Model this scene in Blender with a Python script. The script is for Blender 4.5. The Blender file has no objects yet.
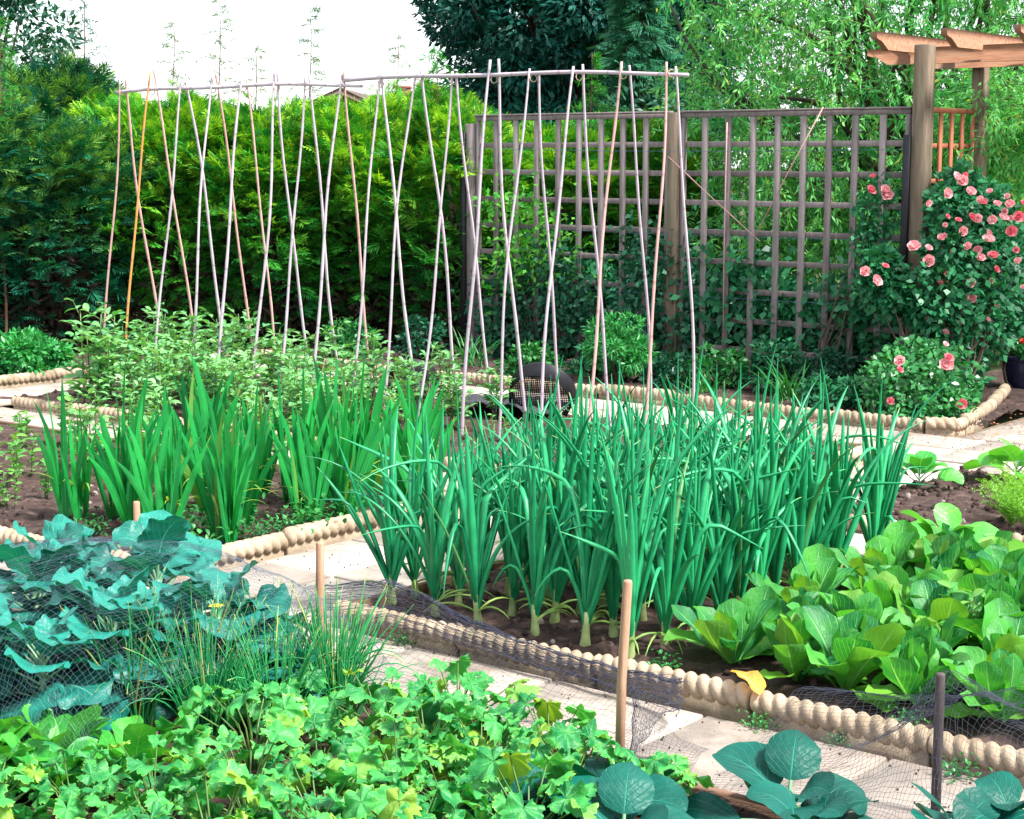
import bpy, math, random
import numpy as np
from mathutils import Vector, Matrix, noise as mnoise

R = np.random.default_rng(7)
random.seed(7)
SC = bpy.context.scene
COL = SC.collection
PI = math.pi

# ------------------------------------------------------------------ garden frame
# U runs along the beds (away from the hedge, towards the pergola end), V runs back from the front bed
UX, UY = .779, -.627
VX, VY = .627, .779
YAW = math.atan2(UY, UX)


def uv(u, v, z=0.0):
    return (UX * u + VX * v, UY * u + VY * v, z)


CAMZ = 1.7


def pix(px, py, Y):
    """world point at depth Y (metres along +Y) seen at photo pixel; used once to read positions off the photo"""
    f, p = 1750., math.atan(253 / 1750.)
    r = ((px - 512) / f, math.cos(p) + (409.5 - py) / f * math.sin(p), -math.sin(p) + (409.5 - py) / f * math.cos(p))
    t = Y / r[1]
    return np.array([r[0] * t, Y, CAMZ + r[2] * t])


# ------------------------------------------------------------------ mesh collector
class Geo:
    def __init__(self):
        self.V, self.Q, self.UV, self.T = [], [], [], []
        self.n = 0

    def add(self, V, Q, UVs=None, T=None):
        V = np.asarray(V, float).reshape(-1, 3)
        Q = np.asarray(Q, int).reshape(-1, 4)
        k = len(V)
        self.V.append(V)
        self.Q.append(Q + self.n)
        self.UV.append(np.zeros((k, 2)) if UVs is None else np.asarray(UVs, float).reshape(-1, 2))
        if T is None:
            T = np.zeros((k, 3))
        T = np.asarray(T, float)
        if T.ndim == 1:
            T = np.tile(T, (k, 1))
        self.T.append(T.reshape(-1, 3))
        self.n += k

    def mesh(self, name, mat, smooth=True):
        V = np.concatenate(self.V)
        Q = np.concatenate(self.Q)
        U = np.concatenate(self.UV)
        T = np.concatenate(self.T)
        me = bpy.data.meshes.new(name)
        me.vertices.add(len(V))
        me.vertices.foreach_set('co', V.astype(np.float32).ravel())
        me.loops.add(len(Q) * 4)
        me.loops.foreach_set('vertex_index', Q.astype(np.int32).ravel())
        me.polygons.add(len(Q))
        me.polygons.foreach_set('loop_start', np.arange(0, len(Q) * 4, 4, dtype=np.int32))
        me.polygons.foreach_set('loop_total', np.full(len(Q), 4, dtype=np.int32))
        if smooth:
            me.polygons.foreach_set('use_smooth', np.ones(len(Q), dtype=bool))
        uvl = me.uv_layers.new(name='UVMap')
        uvl.data.foreach_set('uv', U[Q.ravel()].astype(np.float32).ravel())
        a = me.attributes.new('tint', 'FLOAT_COLOR', 'POINT')
        a.data.foreach_set('color', np.c_[T, np.ones(len(T))].astype(np.float32).ravel())
        me.materials.append(mat)
        me.update(calc_edges=True)
        return me

    def obj(self, name, mat, parent=None, loc=None, rotz=0, smooth=True):
        o = bpy.data.objects.new(name, self.mesh(name, mat, smooth))
        COL.objects.link(o)
        if parent is not None:
            o.parent = parent
        if loc is not None:
            o.location = loc
            o.rotation_euler = (0, 0, rotz)
        return o


def tag(o, label=None, cat=None, group=None, kind=None):
    if label:
        o['label'] = label
    if cat:
        o['category'] = cat
    if group:
        o['group'] = group
    if kind:
        o['kind'] = kind
    return o


def empty(name, loc=(0, 0, 0), rotz=0):
    o = bpy.data.objects.new(name, None)
    o.empty_display_size = .1
    COL.objects.link(o)
    o.location = loc
    o.rotation_euler = (0, 0, rotz)
    return o


def copy_tree(o, parent=None):
    c = o.copy()
    COL.objects.link(c)
    if parent is not None:
        c.parent = parent
    for ch in list(o.children):
        copy_tree(ch, c)
    return c


class Pool:
    """variants of one kind; every placement is its own object (first use takes the original itself)"""

    def __init__(self, makers):
        self.makers, self.protos, self.k = makers, [None] * len(makers), 0

    def place(self, loc, rotz, scale, label, cat, group=None, tilt=(0, 0), which=None):
        i = (self.k % len(self.makers)) if which is None else which
        self.k += 1
        if self.protos[i] is None:
            o = self.protos[i] = self.makers[i]()
        else:
            o = copy_tree(self.protos[i])
        o.location = loc
        o.rotation_euler = (tilt[0], tilt[1], rotz)
        o.scale = (scale,) * 3 if not isinstance(scale, tuple) else scale
        return tag(o, label, cat, group)


ORD = ['first', 'second', 'third', 'fourth', 'fifth', 'sixth', 'seventh', 'eighth', 'ninth', 'tenth', 'eleventh', 'twelfth',
       'thirteenth', 'fourteenth', 'fifteenth', 'sixteenth', 'seventeenth', 'eighteenth', 'nineteenth', 'twentieth']


# ------------------------------------------------------------------ shape makers
def arr(x, n):
    x = np.asarray(x, float)
    return np.full(n, float(x)) if x.ndim == 0 else x


def spine(P, az, el, L, curve, ns, pw, kink=None):
    n = len(P)
    s = np.linspace(0, 1, ns)
    e = el[:, None] - curve[:, None] * s[None, :] ** pw
    if kink is not None:
        ks, ka = kink
        e = e - ka[:, None] / (1 + np.exp(-(s[None, :] - ks[:, None]) * 60))
    d = (L / (ns - 1))[:, None]
    em = (e[:, 1:] + e[:, :-1]) / 2
    h = np.concatenate([np.zeros((n, 1)), np.cumsum(np.cos(em) * d, 1)], 1)
    z = np.concatenate([np.zeros((n, 1)), np.cumsum(np.sin(em) * d, 1)], 1)
    H = np.stack([np.cos(az), np.sin(az), 0 * az], -1)
    S = np.stack([-np.sin(az), np.cos(az), 0 * az], -1)
    Z = np.array([0, 0, 1.])
    pts = P[:, None, :] + h[..., None] * H[:, None, :] + z[..., None] * Z
    nrm = -np.sin(e)[..., None] * H[:, None, :] + np.cos(e)[..., None] * Z
    return s, pts, nrm, S


def grid_quads(n, a, b, wrap=False):
    i = np.arange(a - 1)[:, None]
    j = np.arange(b if wrap else b - 1)[None, :]
    j2 = (j + 1) % b
    q = np.stack([i * b + j + 0 * j, i * b + j2, (i + 1) * b + j2, (i + 1) * b + j], -1).reshape(-1, 4)
    return (np.arange(n)[:, None, None] * (a * b) + q[None]).reshape(-1, 4)


def blades(g, P, az, el, L, W, curve, shape, ns=7, nc=1, cup=.2, ripple=0., rfreq=3., roll=0., twist=0., pw=1.5, tint=None,
           jag=0., jfreq=9., kink=None):
    P = np.asarray(P, float).reshape(-1, 3)
    n = len(P)
    az, el, L, W, curve, roll, twist, cup, ripple = [arr(x, n) for x in (az, el, L, W, curve, roll, twist, cup, ripple)]
    s, pts, nrm, S = spine(P, az, el, L, curve, ns, pw, kink)
    c = np.linspace(-1, 1, 2 * nc + 1)
    w = np.maximum(shape(s), .01)
    wj = w[None, :, None] * np.ones((n, 1, len(c)))
    if jag:
        ph = R.uniform(0, 6.28, (n, 1, 1))
        wj = wj * (1 + jag * np.sin(s[None, :, None] * jfreq * 6.28 + ph + c[None, None, :] * 2) * np.abs(c)[None, None, :])
    hw = (W / 2)[:, None, None] * wj
    rl = (roll[:, None] + twist[:, None] * s[None, :])[..., None]
    Sd = np.cos(rl) * S[:, None, :] + np.sin(rl) * nrm
    Nd = -np.sin(rl) * S[:, None, :] + np.cos(rl) * nrm
    off = cup[:, None, None] * hw * np.abs(c)[None, None, :] ** 1.6
    if np.any(ripple):
        ph = R.uniform(0, 6.28, (n, 1, 1))
        off = off + (ripple * W)[:, None, None] * (np.abs(c) ** 1.5)[None, None, :] * np.sin(
            s[None, :, None] * rfreq * 6.28 + ph + np.sign(c)[None, None, :] * 1.1) * np.minimum(1, w * 1.2)[None, :, None]
    V = pts[:, :, None, :] + Sd[:, :, None, :] * (hw * c[None, None, :])[..., None] + Nd[:, :, None, :] * off[..., None]
    U = np.stack(np.broadcast_arrays((c * .5 + .5)[None, None, :], s[None, :, None] + np.zeros((n, 1, 1))), -1)
    T = np.zeros((n, ns, len(c), 3))
    if tint is None:
        tint = np.c_[R.uniform(0, 1, n), np.zeros(n), np.zeros(n)]
    T[:] = np.asarray(tint)[:, None, None, :]
    g.add(V, grid_quads(n, ns, len(c)), U, T)
    return pts


def tubes(g, P, az, el, L, Rd, curve, shape, ns=7, sides=5, pw=1.5, tint=None, kink=None, flat=1.):
    P = np.asarray(P, float).reshape(-1, 3)
    n = len(P)
    az, el, L, Rd, curve = [arr(x, n) for x in (az, el, L, Rd, curve)]
    s, pts, nrm, S = spine(P, az, el, L, curve, ns, pw, kink)
    a = np.arange(sides) / sides * 2 * PI
    r = Rd[:, None, None] * np.maximum(shape(s), .02)[None, :, None]
    V = pts[:, :, None, :] + S[:, None, None, :] * (r * np.cos(a))[..., None] + nrm[:, :, None, :] * (r * np.sin(a) * flat)[..., None]
    U = np.stack(np.broadcast_arrays((a / (2 * PI))[None, None, :], s[None, :, None] + np.zeros((n, 1, 1))), -1)
    T = np.zeros((n, ns, sides, 3))
    if tint is None:
        tint = np.c_[R.uniform(0, 1, n), np.zeros(n), np.zeros(n)]
    T[:] = np.asarray(tint)[:, None, None, :]
    g.add(V, grid_quads(n, ns, sides, True), U, T)
    return pts


def path_tube(g, pts, radii, sides=8, cap=True, tint=(.5, 0, 0)):
    pts = np.asarray(pts, float)
    n = len(pts)
    radii = arr(radii, n)
    t = np.gradient(pts, axis=0)
    t /= np.linalg.norm(t, axis=1)[:, None] + 1e-9
    ref = np.array([0, 0, 1.]) if abs(t[:, 2]).mean() < .8 else np.array([1., 0, 0])
    a = np.cross(t, ref)
    a /= np.linalg.norm(a, axis=1)[:, None] + 1e-9
    b = np.cross(a, t)
    th = np.arange(sides) / sides * 2 * PI
    V = pts[:, None, :] + radii[:, None, None] * (a[:, None, :] * np.cos(th)[None, :, None] + b[:, None, :] * np.sin(th)[None, :, None])
    s = np.linspace(0, 1, n)
    V = list(V)
    ss = list(s)
    if cap:
        V = [pts[0] + (V[0] - pts[0]) * .02] + V + [pts[-1] + (V[-1] - pts[-1]) * .02]
        ss = [0] + ss + [1]
    V = np.array(V)
    U = np.stack(np.broadcast_arrays((th / (2 * PI))[None, :], np.array(ss)[:, None]), -1)
    g.add(V, grid_quads(1, len(V), sides, True), U, np.array(tint, float))


def diamonds(g, P, D, N, L, W, tint=None, fold=.15):
    """leaf faces: base, side, tip, side; D direction of growth, N the leaf's normal"""
    P, D, N = [np.asarray(x, float) for x in (P, D, N)]
    n = len(P)
    L, W = arr(L, n), arr(W, n)
    D = D / (np.linalg.norm(D, axis=1)[:, None] + 1e-9)
    S = np.cross(D, N)
    S /= np.linalg.norm(S, axis=1)[:, None] + 1e-9
    Nn = np.cross(S, D)
    m = P + D * (L * .45)[:, None] + Nn * (W * fold)[:, None]
    V = np.stack([P, m + S * (W / 2)[:, None], P + D * L[:, None], m - S * (W / 2)[:, None]], 1)
    U = np.tile(np.array([[.5, 0], [1, .45], [.5, 1], [0, .45]]), (n, 1, 1))
    T = np.zeros((n, 4, 3))
    T[:] = (np.c_[R.uniform(0, 1, n), np.zeros(n), np.zeros(n)] if tint is None else np.asarray(tint))[:, None, :]
    g.add(V, np.arange(n * 4).reshape(n, 4), U, T)


def rnd_dir(n):
    d = R.normal(size=(n, 3))
    return d / np.linalg.norm(d, axis=1)[:, None]


def cbox(g, c, h, rot=0., ch=.004, tint=(.5, 0, 0), M=None):
    """box with chamfered edges on all sides; c centre, h half sizes"""
    hx, hy, hz = h
    ch = min(ch, hx * .45, hy * .45, hz * .45)

    def ring(x, y, z, k):
        return [(-x + k, -y, z), (x - k, -y, z), (x, -y + k, z), (x, y - k, z), (x - k, y, z), (-x + k, y, z), (-x, y - k, z), (-x, -y + k, z)]
    V = ring(hx * .02, hy * .02, -hz, 0) + ring(hx - ch, hy - ch, -hz, ch * .3) + ring(hx, hy, -hz + ch, ch) + ring(hx, hy, hz - ch, ch) + ring(hx - ch, hy - ch, hz, ch * .3) + ring(hx * .02, hy * .02, hz, 0)
    V = np.array(V)
    if M is not None:
        V = V @ np.array(M).T
    elif rot:
        cs, sn = math.cos(rot), math.sin(rot)
        V = np.c_[V[:, 0] * cs - V[:, 1] * sn, V[:, 0] * sn + V[:, 1] * cs, V[:, 2]]
    U = np.c_[V[:, 0] + V[:, 1], V[:, 2]]
    g.add(V + np.array(c), grid_quads(1, 6, 8, True), U, np.array(tint, float))


def fbm(x, y, sc, seed=0., octv=4):
    return mnoise.fractal(Vector((x * sc + seed, y * sc - seed * .7, seed * 1.3)), .7, 2.1, octv)


def rocks(g, P, r, tint=(0, 0, 0)):
    """small irregular lumps"""
    n = len(P)
    th = np.array([.15, .9, 1.7, 2.5, 3.0])
    a = np.arange(6) / 6 * 2 * PI
    base = np.stack([np.sin(th)[:, None] * np.cos(a), np.sin(th)[:, None] * np.sin(a), np.cos(th)[:, None] + 0 * a], -1)
    V = base[None] * (1 + R.uniform(-.25, .25, (n, 5, 6, 1))) * (np.asarray(r)[:, None, None, None] * R.uniform(.6, 1.2, (n, 1, 1, 3)))
    T = np.zeros((n, 5, 6, 3))
    T[..., 0] = R.uniform(0, 1, (n, 1, 1))
    T += np.asarray(tint)
    g.add(V + np.asarray(P)[:, None, None, :], grid_quads(n, 5, 6, True), None, T)


# ------------------------------------------------------------------ materials
def new_mat(name):
    m = bpy.data.materials.new(name)
    m.use_nodes = True
    nt = m.node_tree
    nt.nodes.clear()
    return m, nt, nt.nodes, nt.links


def N_(nodes, t, **kw):
    n = nodes.new(t)
    for k, v in kw.items():
        setattr(n, k, v)
    return n


def mth(nt, op, a, b=None, clamp=False):
    n = nt.nodes.new('ShaderNodeMath')
    n.operation = op
    n.use_clamp = clamp
    for i, x in enumerate((a, b)):
        if x is None:
            continue
        if isinstance(x, (int, float)):
            n.inputs[i].default_value = x
        else:
            nt.links.new(x, n.inputs[i])
    return n.outputs[0]


def mixc(nt, f, a, b):
    n = nt.nodes.new('ShaderNodeMix')
    n.data_type = 'RGBA'
    for i, x in ((0, f), (6, a), (7, b)):
        if isinstance(x, (int, float)):
            n.inputs[i].default_value = x
        elif isinstance(x, tuple):
            n.inputs[i].default_value = (*x, 1)
        else:
            nt.links.new(x, n.inputs[i])
    return n.outputs[2]


def noise_n(nt, vec, scale, detail=4, rough=.6):
    n = nt.nodes.new('ShaderNodeTexNoise')
    n.inputs['Scale'].default_value = scale
    n.inputs['Detail'].default_value = detail
    n.inputs['Roughness'].default_value = rough
    if vec is not None:
        nt.links.new(vec, n.inputs['Vector'])
    return n.outputs['Fac']


def leaf_mat(name, dark, light, vein=None, vw=.05, nv=0, vk=.5, yellow=(.5, .42, .03), rough=.42, trans=.28, spec=.45, mott=.5, msc=9., tcol=(1.5, 1.25, .5),
             edge=None, tip=None, crinkle=0, tip0=.985, ribs=0):
    m, nt, nd, lk = new_mat(name)
    at = N_(nd, 'ShaderNodeAttribute', attribute_name='tint')
    sep = nd.new('ShaderNodeSeparateColor')
    lk.new(at.outputs['Color'], sep.inputs[0])
    oi = nd.new('ShaderNodeObjectInfo')
    tc = nd.new('ShaderNodeTexCoord')
    ns = noise_n(nt, tc.outputs['Object'], msc, 3)
    f = mth(nt, 'MULTIPLY', sep.outputs[0], .75)
    f = mth(nt, 'ADD', f, mth(nt, 'MULTIPLY', mth(nt, 'SUBTRACT', oi.outputs['Random'], .5), .35))
    f = mth(nt, 'ADD', f, mth(nt, 'MULTIPLY', mth(nt, 'SUBTRACT', ns, .42), mott * 2), True)
    col = mixc(nt, f, dark, light)
    uvn = nd.new('ShaderNodeUVMap')
    sx = nd.new('ShaderNodeSeparateXYZ')
    lk.new(uvn.outputs[0], sx.inputs[0])
    du = mth(nt, 'ABSOLUTE', mth(nt, 'SUBTRACT', sx.outputs[0], .5))
    height = None
    if edge:
        ef = mth(nt, 'MULTIPLY', mth(nt, 'SUBTRACT', du, .36), 4., True)
        col = mixc(nt, mth(nt, 'MULTIPLY', ef, mth(nt, 'MULTIPLY', ns, 1.2), True), col, edge)
    if vein:
        # midrib narrowing to the tip and side veins at a slant
        wdt = mth(nt, 'MULTIPLY', mth(nt, 'SUBTRACT', 1.15, sx.outputs[1]), vw)
        mid = mth(nt, 'SUBTRACT', 1., mth(nt, 'DIVIDE', du, wdt), True)
        mask = mth(nt, 'MULTIPLY', mid, 1.6, True)
        if nv:
            fr = mth(nt, 'FRACT', mth(nt, 'MULTIPLY', mth(nt, 'SUBTRACT', sx.outputs[1], mth(nt, 'MULTIPLY', du, vk)), nv))
            tri = mth(nt, 'ABSOLUTE', mth(nt, 'SUBTRACT', fr, .5))
            side = mth(nt, 'SUBTRACT', 1., mth(nt, 'DIVIDE', tri, .09), True)
            mask = mth(nt, 'MAXIMUM', mask, mth(nt, 'MULTIPLY', side, .55))
        col = mixc(nt, mask, col, vein)
        height = mask
    if ribs:
        rt = mth(nt, 'ABSOLUTE', mth(nt, 'SUBTRACT', mth(nt, 'FRACT', mth(nt, 'MULTIPLY', sx.outputs[0], ribs)), .5))
        col = mixc(nt, mth(nt, 'MULTIPLY', rt, .9), col, dark)
    if tip:
        tf = mth(nt, 'MULTIPLY', mth(nt, 'SUBTRACT', mth(nt, 'ADD', sx.outputs[1], mth(nt, 'MULTIPLY', sep.outputs[0], .09)), tip0), 14., True)
        col = mixc(nt, tf, col, tip)
    if crinkle:
        sp = mth(nt, 'MULTIPLY', mth(nt, 'SUBTRACT', noise_n(nt, tc.outputs['Object'], 38., 4, .7), .6), 6., True)
        col = mixc(nt, mth(nt, 'MULTIPLY', sp, .55), col, yellow)
    col = mixc(nt, sep.outputs[1], col, yellow)
    p = nd.new('ShaderNodeBsdfPrincipled')
    lk.new(col, p.inputs['Base Color'])
    p.inputs['Roughness'].default_value = rough
    p.inputs['Specular IOR Level'].default_value = spec
    if height is not None:
        bp = nd.new('ShaderNodeBump')
        bp.inputs['Strength'].default_value = .35 + crinkle * .4
        bp.inputs['Distance'].default_value = .004
        lk.new(mth(nt, 'ADD', height, mth(nt, 'ADD', mth(nt, 'MULTIPLY', ns, .6), mth(nt, 'MULTIPLY', noise_n(nt, tc.outputs['Object'], 55., 3), crinkle * 2.5))), bp.inputs['Height'])
        lk.new(bp.outputs[0], p.inputs['Normal'])
    t = nd.new('ShaderNodeBsdfTranslucent')
    mt = nd.new('ShaderNodeMix')
    mt.data_type = 'RGBA'
    mt.blend_type = 'MULTIPLY'
    mt.inputs[0].default_value = 1
    lk.new(col, mt.inputs[6])
    mt.inputs[7].default_value = (*tcol, 1)
    lk.new(mt.outputs[2], t.inputs['Color'])
    mx = nd.new('ShaderNodeMixShader')
    mx.inputs[0].default_value = trans
    lk.new(p.outputs[0], mx.inputs[1])
    lk.new(t.outputs[0], mx.inputs[2])
    o = nd.new('ShaderNodeOutputMaterial')
    lk.new(mx.outputs[0], o.inputs[0])
    return m


def solid_mat(name, c1, c2, scale=6., rough=.8, stretch=(1, 1, 1), bump=.2, bsc=30., c3=None, c3amt=.5, c3sc=2.5, spec=.3, coords='Object', rnd=.25, metal=0., tintc=None):
    m, nt, nd, lk = new_mat(name)
    tc = nd.new('ShaderNodeTexCoord')
    mp = nd.new('ShaderNodeMapping')
    mp.inputs['Scale'].default_value = stretch
    lk.new(tc.outputs[coords], mp.inputs[0])
    at = N_(nd, 'ShaderNodeAttribute', attribute_name='tint')
    sep = nd.new('ShaderNodeSeparateColor')
    lk.new(at.outputs['Color'], sep.inputs[0])
    oi = nd.new('ShaderNodeObjectInfo')
    # each piece shifts the pattern
    add = nd.new('ShaderNodeVectorMath')
    add.operation = 'ADD'
    lk.new(mp.outputs[0], add.inputs[0])
    cb = nd.new('ShaderNodeCombineXYZ')
    sh = mth(nt, 'MULTIPLY', mth(nt, 'ADD', sep.outputs[0], oi.outputs['Random']), 17.)
    lk.new(sh, cb.inputs[0])
    lk.new(sh, cb.inputs[2])
    lk.new(cb.outputs[0], add.inputs[1])
    v = add.outputs[0]
    f = noise_n(nt, v, scale, 6, .65)
    f = mth(nt, 'MULTIPLY', mth(nt, 'SUBTRACT', f, .3), 2.4, True)
    f = mth(nt, 'ADD', f, mth(nt, 'MULTIPLY', mth(nt, 'SUBTRACT', sep.outputs[0], .5), rnd), True)
    col = mixc(nt, f, c1, c2)
    if c3:
        f3 = noise_n(nt, v, c3sc, 5, .7)
        f3 = mth(nt, 'MULTIPLY', mth(nt, 'SUBTRACT', f3, .52), 7., True)
        col = mixc(nt, mth(nt, 'MULTIPLY', f3, c3amt), col, c3)
    if tintc:
        col = mixc(nt, sep.outputs[1], col, tintc)
    p = nd.new('ShaderNodeBsdfPrincipled')
    lk.new(col, p.inputs['Base Color'])
    p.inputs['Roughness'].default_value = rough
    p.inputs['Specular IOR Level'].default_value = spec
    p.inputs['Metallic'].default_value = metal
    if bump:
        b = nd.new('ShaderNodeBump')
        b.inputs['Strength'].default_value = bump
        b.inputs['Distance'].default_value = .01
        lk.new(noise_n(nt, v, bsc, 5, .7), b.inputs['Height'])
        lk.new(b.outputs[0], p.inputs['Normal'])
    o = nd.new('ShaderNodeOutputMaterial')
    lk.new(p.outputs[0], o.inputs[0])
    return m


M = {}
M['soil'] = solid_mat('soil', (.016, .0095, .008), (.085, .05, .04), 9., .95, bump=.9, bsc=45, c3=(.17, .115, .1), c3amt=.5, c3sc=16, tintc=(.3, .26, .23))
M['ground'] = solid_mat('ground', (.03, .04, .012), (.08, .1, .02), 3., .95, bump=.6, bsc=30)
M['slab'] = solid_mat('slab', (.24, .2, .17), (.42, .365, .31), 4., .85, bump=.3, bsc=60, c3=(.15, .125, .095), c3amt=.6, c3sc=4.5, rnd=.6)
M['sand'] = solid_mat('sand', (.1, .075, .05), (.22, .17, .12), 14., .95, bump=.5, bsc=60)
M['edging'] = solid_mat('edging', (.22, .16, .105), (.47, .37, .265), 6., .85, bump=.45, bsc=70, c3=(.1, .1, .05), c3amt=.75, c3sc=4.)
M['trellis'] = solid_mat('trellis', (.125, .1, .098), (.28, .235, .23), 5., .85, stretch=(8, 8, 1), bump=.3, bsc=18, c3=(.1, .1, .08), c3amt=.5, rnd=.8)
M['post'] = solid_mat('post', (.09, .065, .045), (.22, .165, .115), 4., .85, stretch=(9, 9, .7), bump=.5, bsc=14, c3=(.1, .12, .07), c3amt=.6, c3sc=1.5)
M['brownwood'] = solid_mat('brownwood', (.2, .06, .03), (.38, .14, .07), 4., .8, stretch=(8, 8, 1), bump=.3, bsc=15)
M['beam'] = solid_mat('beam', (.17, .07, .038), (.36, .185, .105), 4., .8, stretch=(1, 9, 9), bump=.4, bsc=14, c3=(.17, .13, .09), c3amt=.6, c3sc=2)
M['board'] = solid_mat('board', (.1, .055, .035), (.24, .14, .09), 4., .9, stretch=(1, 9, 9), bump=.4, bsc=14)
M['stakew'] = solid_mat('stakew', (.27, .14, .085), (.45, .27, .18), 5., .8, stretch=(9, 9, 1), bump=.3, bsc=15)
M['staked'] = solid_mat('staked', (.03, .025, .025), (.1, .075, .075), 5., .8, stretch=(9, 9, 1), bump=.3, bsc=15)
M['black'] = solid_mat('black', (.006, .006, .008), (.014, .014, .018), 20., .5, bump=.05)
M['fabric'] = solid_mat('fabric', (.02, .02, .025), (.06, .06, .07), 30., .8, bump=.5, bsc=90)
M['wire'] = solid_mat('wire', (.06, .1, .16), (.08, .14, .22), 20., .5, bump=0, metal=.0)
M['netsheen'] = solid_mat('netsheen', (.08, .12, .17), (.12, .17, .23), 20., .45, bump=0)  # same dark net, colour lightened to paint the sheen on its threads
M['net'] = solid_mat('net', (.035, .038, .065), (.06, .065, .1), 20., .45, bump=0)
M['bark'] = solid_mat('bark', (.035, .025, .018), (.1, .075, .055), 6., .95, stretch=(4, 4, 1), bump=.6, bsc=25)
M['twig'] = solid_mat('twig', (.09, .05, .03), (.17, .1, .06), 6., .9, bump=.2)
M['brick'] = solid_mat('brick', (.2, .06, .045), (.36, .13, .1), 14., .9, bump=.3)
M['rooftile'] = solid_mat('rooftile', (.12, .08, .06), (.22, .15, .12), 9., .9, bump=.3)
M['render'] = solid_mat('render', (.6, .56, .5), (.7, .66, .6), 4., .9)
M['glass'] = solid_mat('glass', (.02, .03, .04), (.03, .04, .06), 2., .1, bump=0, spec=.6)
M['bluepot'] = solid_mat('bluepot', (.008, .012, .04), (.02, .03, .08), 6., .25, bump=.05, spec=.6)
M['terracotta'] = solid_mat('terracotta', (.35, .12, .06), (.5, .2, .11), 6., .8, bump=.2)

# canes: purple-grey weathered bamboo, and two orange ones
def cane_mat(name, a, b, joint):
    m, nt, nd, lk = new_mat(name)
    uvn = nd.new('ShaderNodeUVMap')
    sx = nd.new('ShaderNodeSeparateXYZ')
    lk.new(uvn.outputs[0], sx.inputs[0])
    oi = nd.new('ShaderNodeObjectInfo')
    tc = nd.new('ShaderNodeTexCoord')
    f = noise_n(nt, tc.outputs['Object'], 6., 3)
    f = mth(nt, 'ADD', mth(nt, 'MULTIPLY', oi.outputs['Random'], .6), mth(nt, 'SUBTRACT', f, .25), True)
    col = mixc(nt, f, a, b)
    fr = mth(nt, 'FRACT', mth(nt, 'ADD', mth(nt, 'MULTIPLY', sx.outputs[1], 7.5), oi.outputs['Random']))
    jm = mth(nt, 'SUBTRACT', 1., mth(nt, 'DIVIDE', mth(nt, 'ABSOLUTE', mth(nt, 'SUBTRACT', fr, .5)), .045), True)
    col = mixc(nt, mth(nt, 'MULTIPLY', jm, .55, True), col, joint)
    p = nd.new('ShaderNodeBsdfPrincipled')
    lk.new(col, p.inputs['Base Color'])
    p.inputs['Roughness'].default_value = .55
    o = nd.new('ShaderNodeOutputMaterial')
    lk.new(p.outputs[0], o.inputs[0])
    return m


M['cane'] = cane_mat('cane', (.34, .275, .33), (.52, .44, .48), (.18, .13, .13))
M['canered'] = cane_mat('canered', (.42, .22, .2), (.55, .34, .31), (.2, .1, .09))
M['caneorange'] = cane_mat('caneorange', (.5, .2, .05), (.6, .27, .07), (.3, .1, .03))
M['tie'] = solid_mat('tie', (.35, .25, .16), (.5, .38, .26), 30., .9)

M['onion'] = leaf_mat('onion', (.003, .18, .07), (.035, .42, .16), rough=.36, trans=.2, spec=.4, mott=.5, msc=14, tcol=(1.2, 1.3, .6), tip=(.4, .42, .16), tip0=1.02)
M['onionstem'] = leaf_mat('onionstem', (.14, .27, .06), (.4, .46, .2), rough=.45, trans=.15, mott=1., msc=30)
M['glad'] = leaf_mat('glad', (.003, .16, .035), (.028, .42, .075), vein=(.05, .46, .12), vw=.05, rough=.5, trans=.3, spec=.35, mott=.6, tcol=(1.2, 1.25, .6), tip=(.36, .3, .12), tip0=1.005, ribs=7)
M['bean'] = leaf_mat('bean', (.03, .22, .06), (.2, .5, .15), vein=(.35, .55, .26), vw=.05, rough=.34, trans=.25, spec=.6, mott=.8)
M['beanstem'] = leaf_mat('beanstem', (.05, .14, .03), (.12, .2, .05), trans=.1)
M['kale'] = leaf_mat('kale', (.0012, .075, .058), (.014, .24, .185), vein=(.1, .36, .27), vw=.03, nv=7, vk=1.1, rough=.4, trans=.2, spec=.36, mott=1., tcol=(.8, 1.4, .6), crinkle=.7, yellow=(.03, .28, .1))
M['kalestem'] = leaf_mat('kalestem', (.1, .25, .12), (.2, .38, .2), trans=.1)
M['cabbage'] = leaf_mat('cabbage', (.0004, .036, .028), (.003, .11, .08), vein=(.015, .18, .12), vw=.03, nv=6, vk=1.1, rough=.45, trans=.15, spec=.22, mott=.8, tcol=(.8, 1.4, .5), crinkle=.6, yellow=(.012, .15, .05))
M['lettuce'] = leaf_mat('lettuce', (.002, .13, .04), (.09, .42, .045), vein=(.22, .5, .22), vw=.06, nv=6, vk=1.3, rough=.47, trans=.38, spec=.34, mott=1.1, yellow=(.26, .46, .03), msc=7, tcol=(1.35, 1.25, .4), crinkle=.55)
M['deadleaf'] = leaf_mat('deadleaf', (.55, .25, .06), (.7, .52, .04), vein=(.7, .6, .3), vw=.06, trans=.3, mott=1., msc=25)
M['lobed'] = leaf_mat('lobed', (.006, .17, .04), (.07, .4, .08), vein=(.16, .48, .16), vw=.05, rough=.45, trans=.3, spec=.4, mott=1.1, yellow=(.32, .48, .03), msc=20, crinkle=.8, tip=(.2, .45, .05), tip0=.985)
M['spinach'] = leaf_mat('spinach', (.02, .26, .035), (.1, .44, .05), vein=(.15, .48, .1), vw=.04, nv=5, rough=.4, trans=.3, mott=.8, crinkle=.6, yellow=(.25, .45, .03))
M['chive'] = leaf_mat('chive', (.006, .18, .055), (.05, .36, .1), rough=.38, trans=.15, yellow=(.45, .45, .1), tip=(.45, .42, .15))
M['seedling'] = leaf_mat('seedling', (.03, .2, .03), (.16, .38, .06), vein=(.3, .5, .2), vw=.05, trans=.3)
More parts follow.
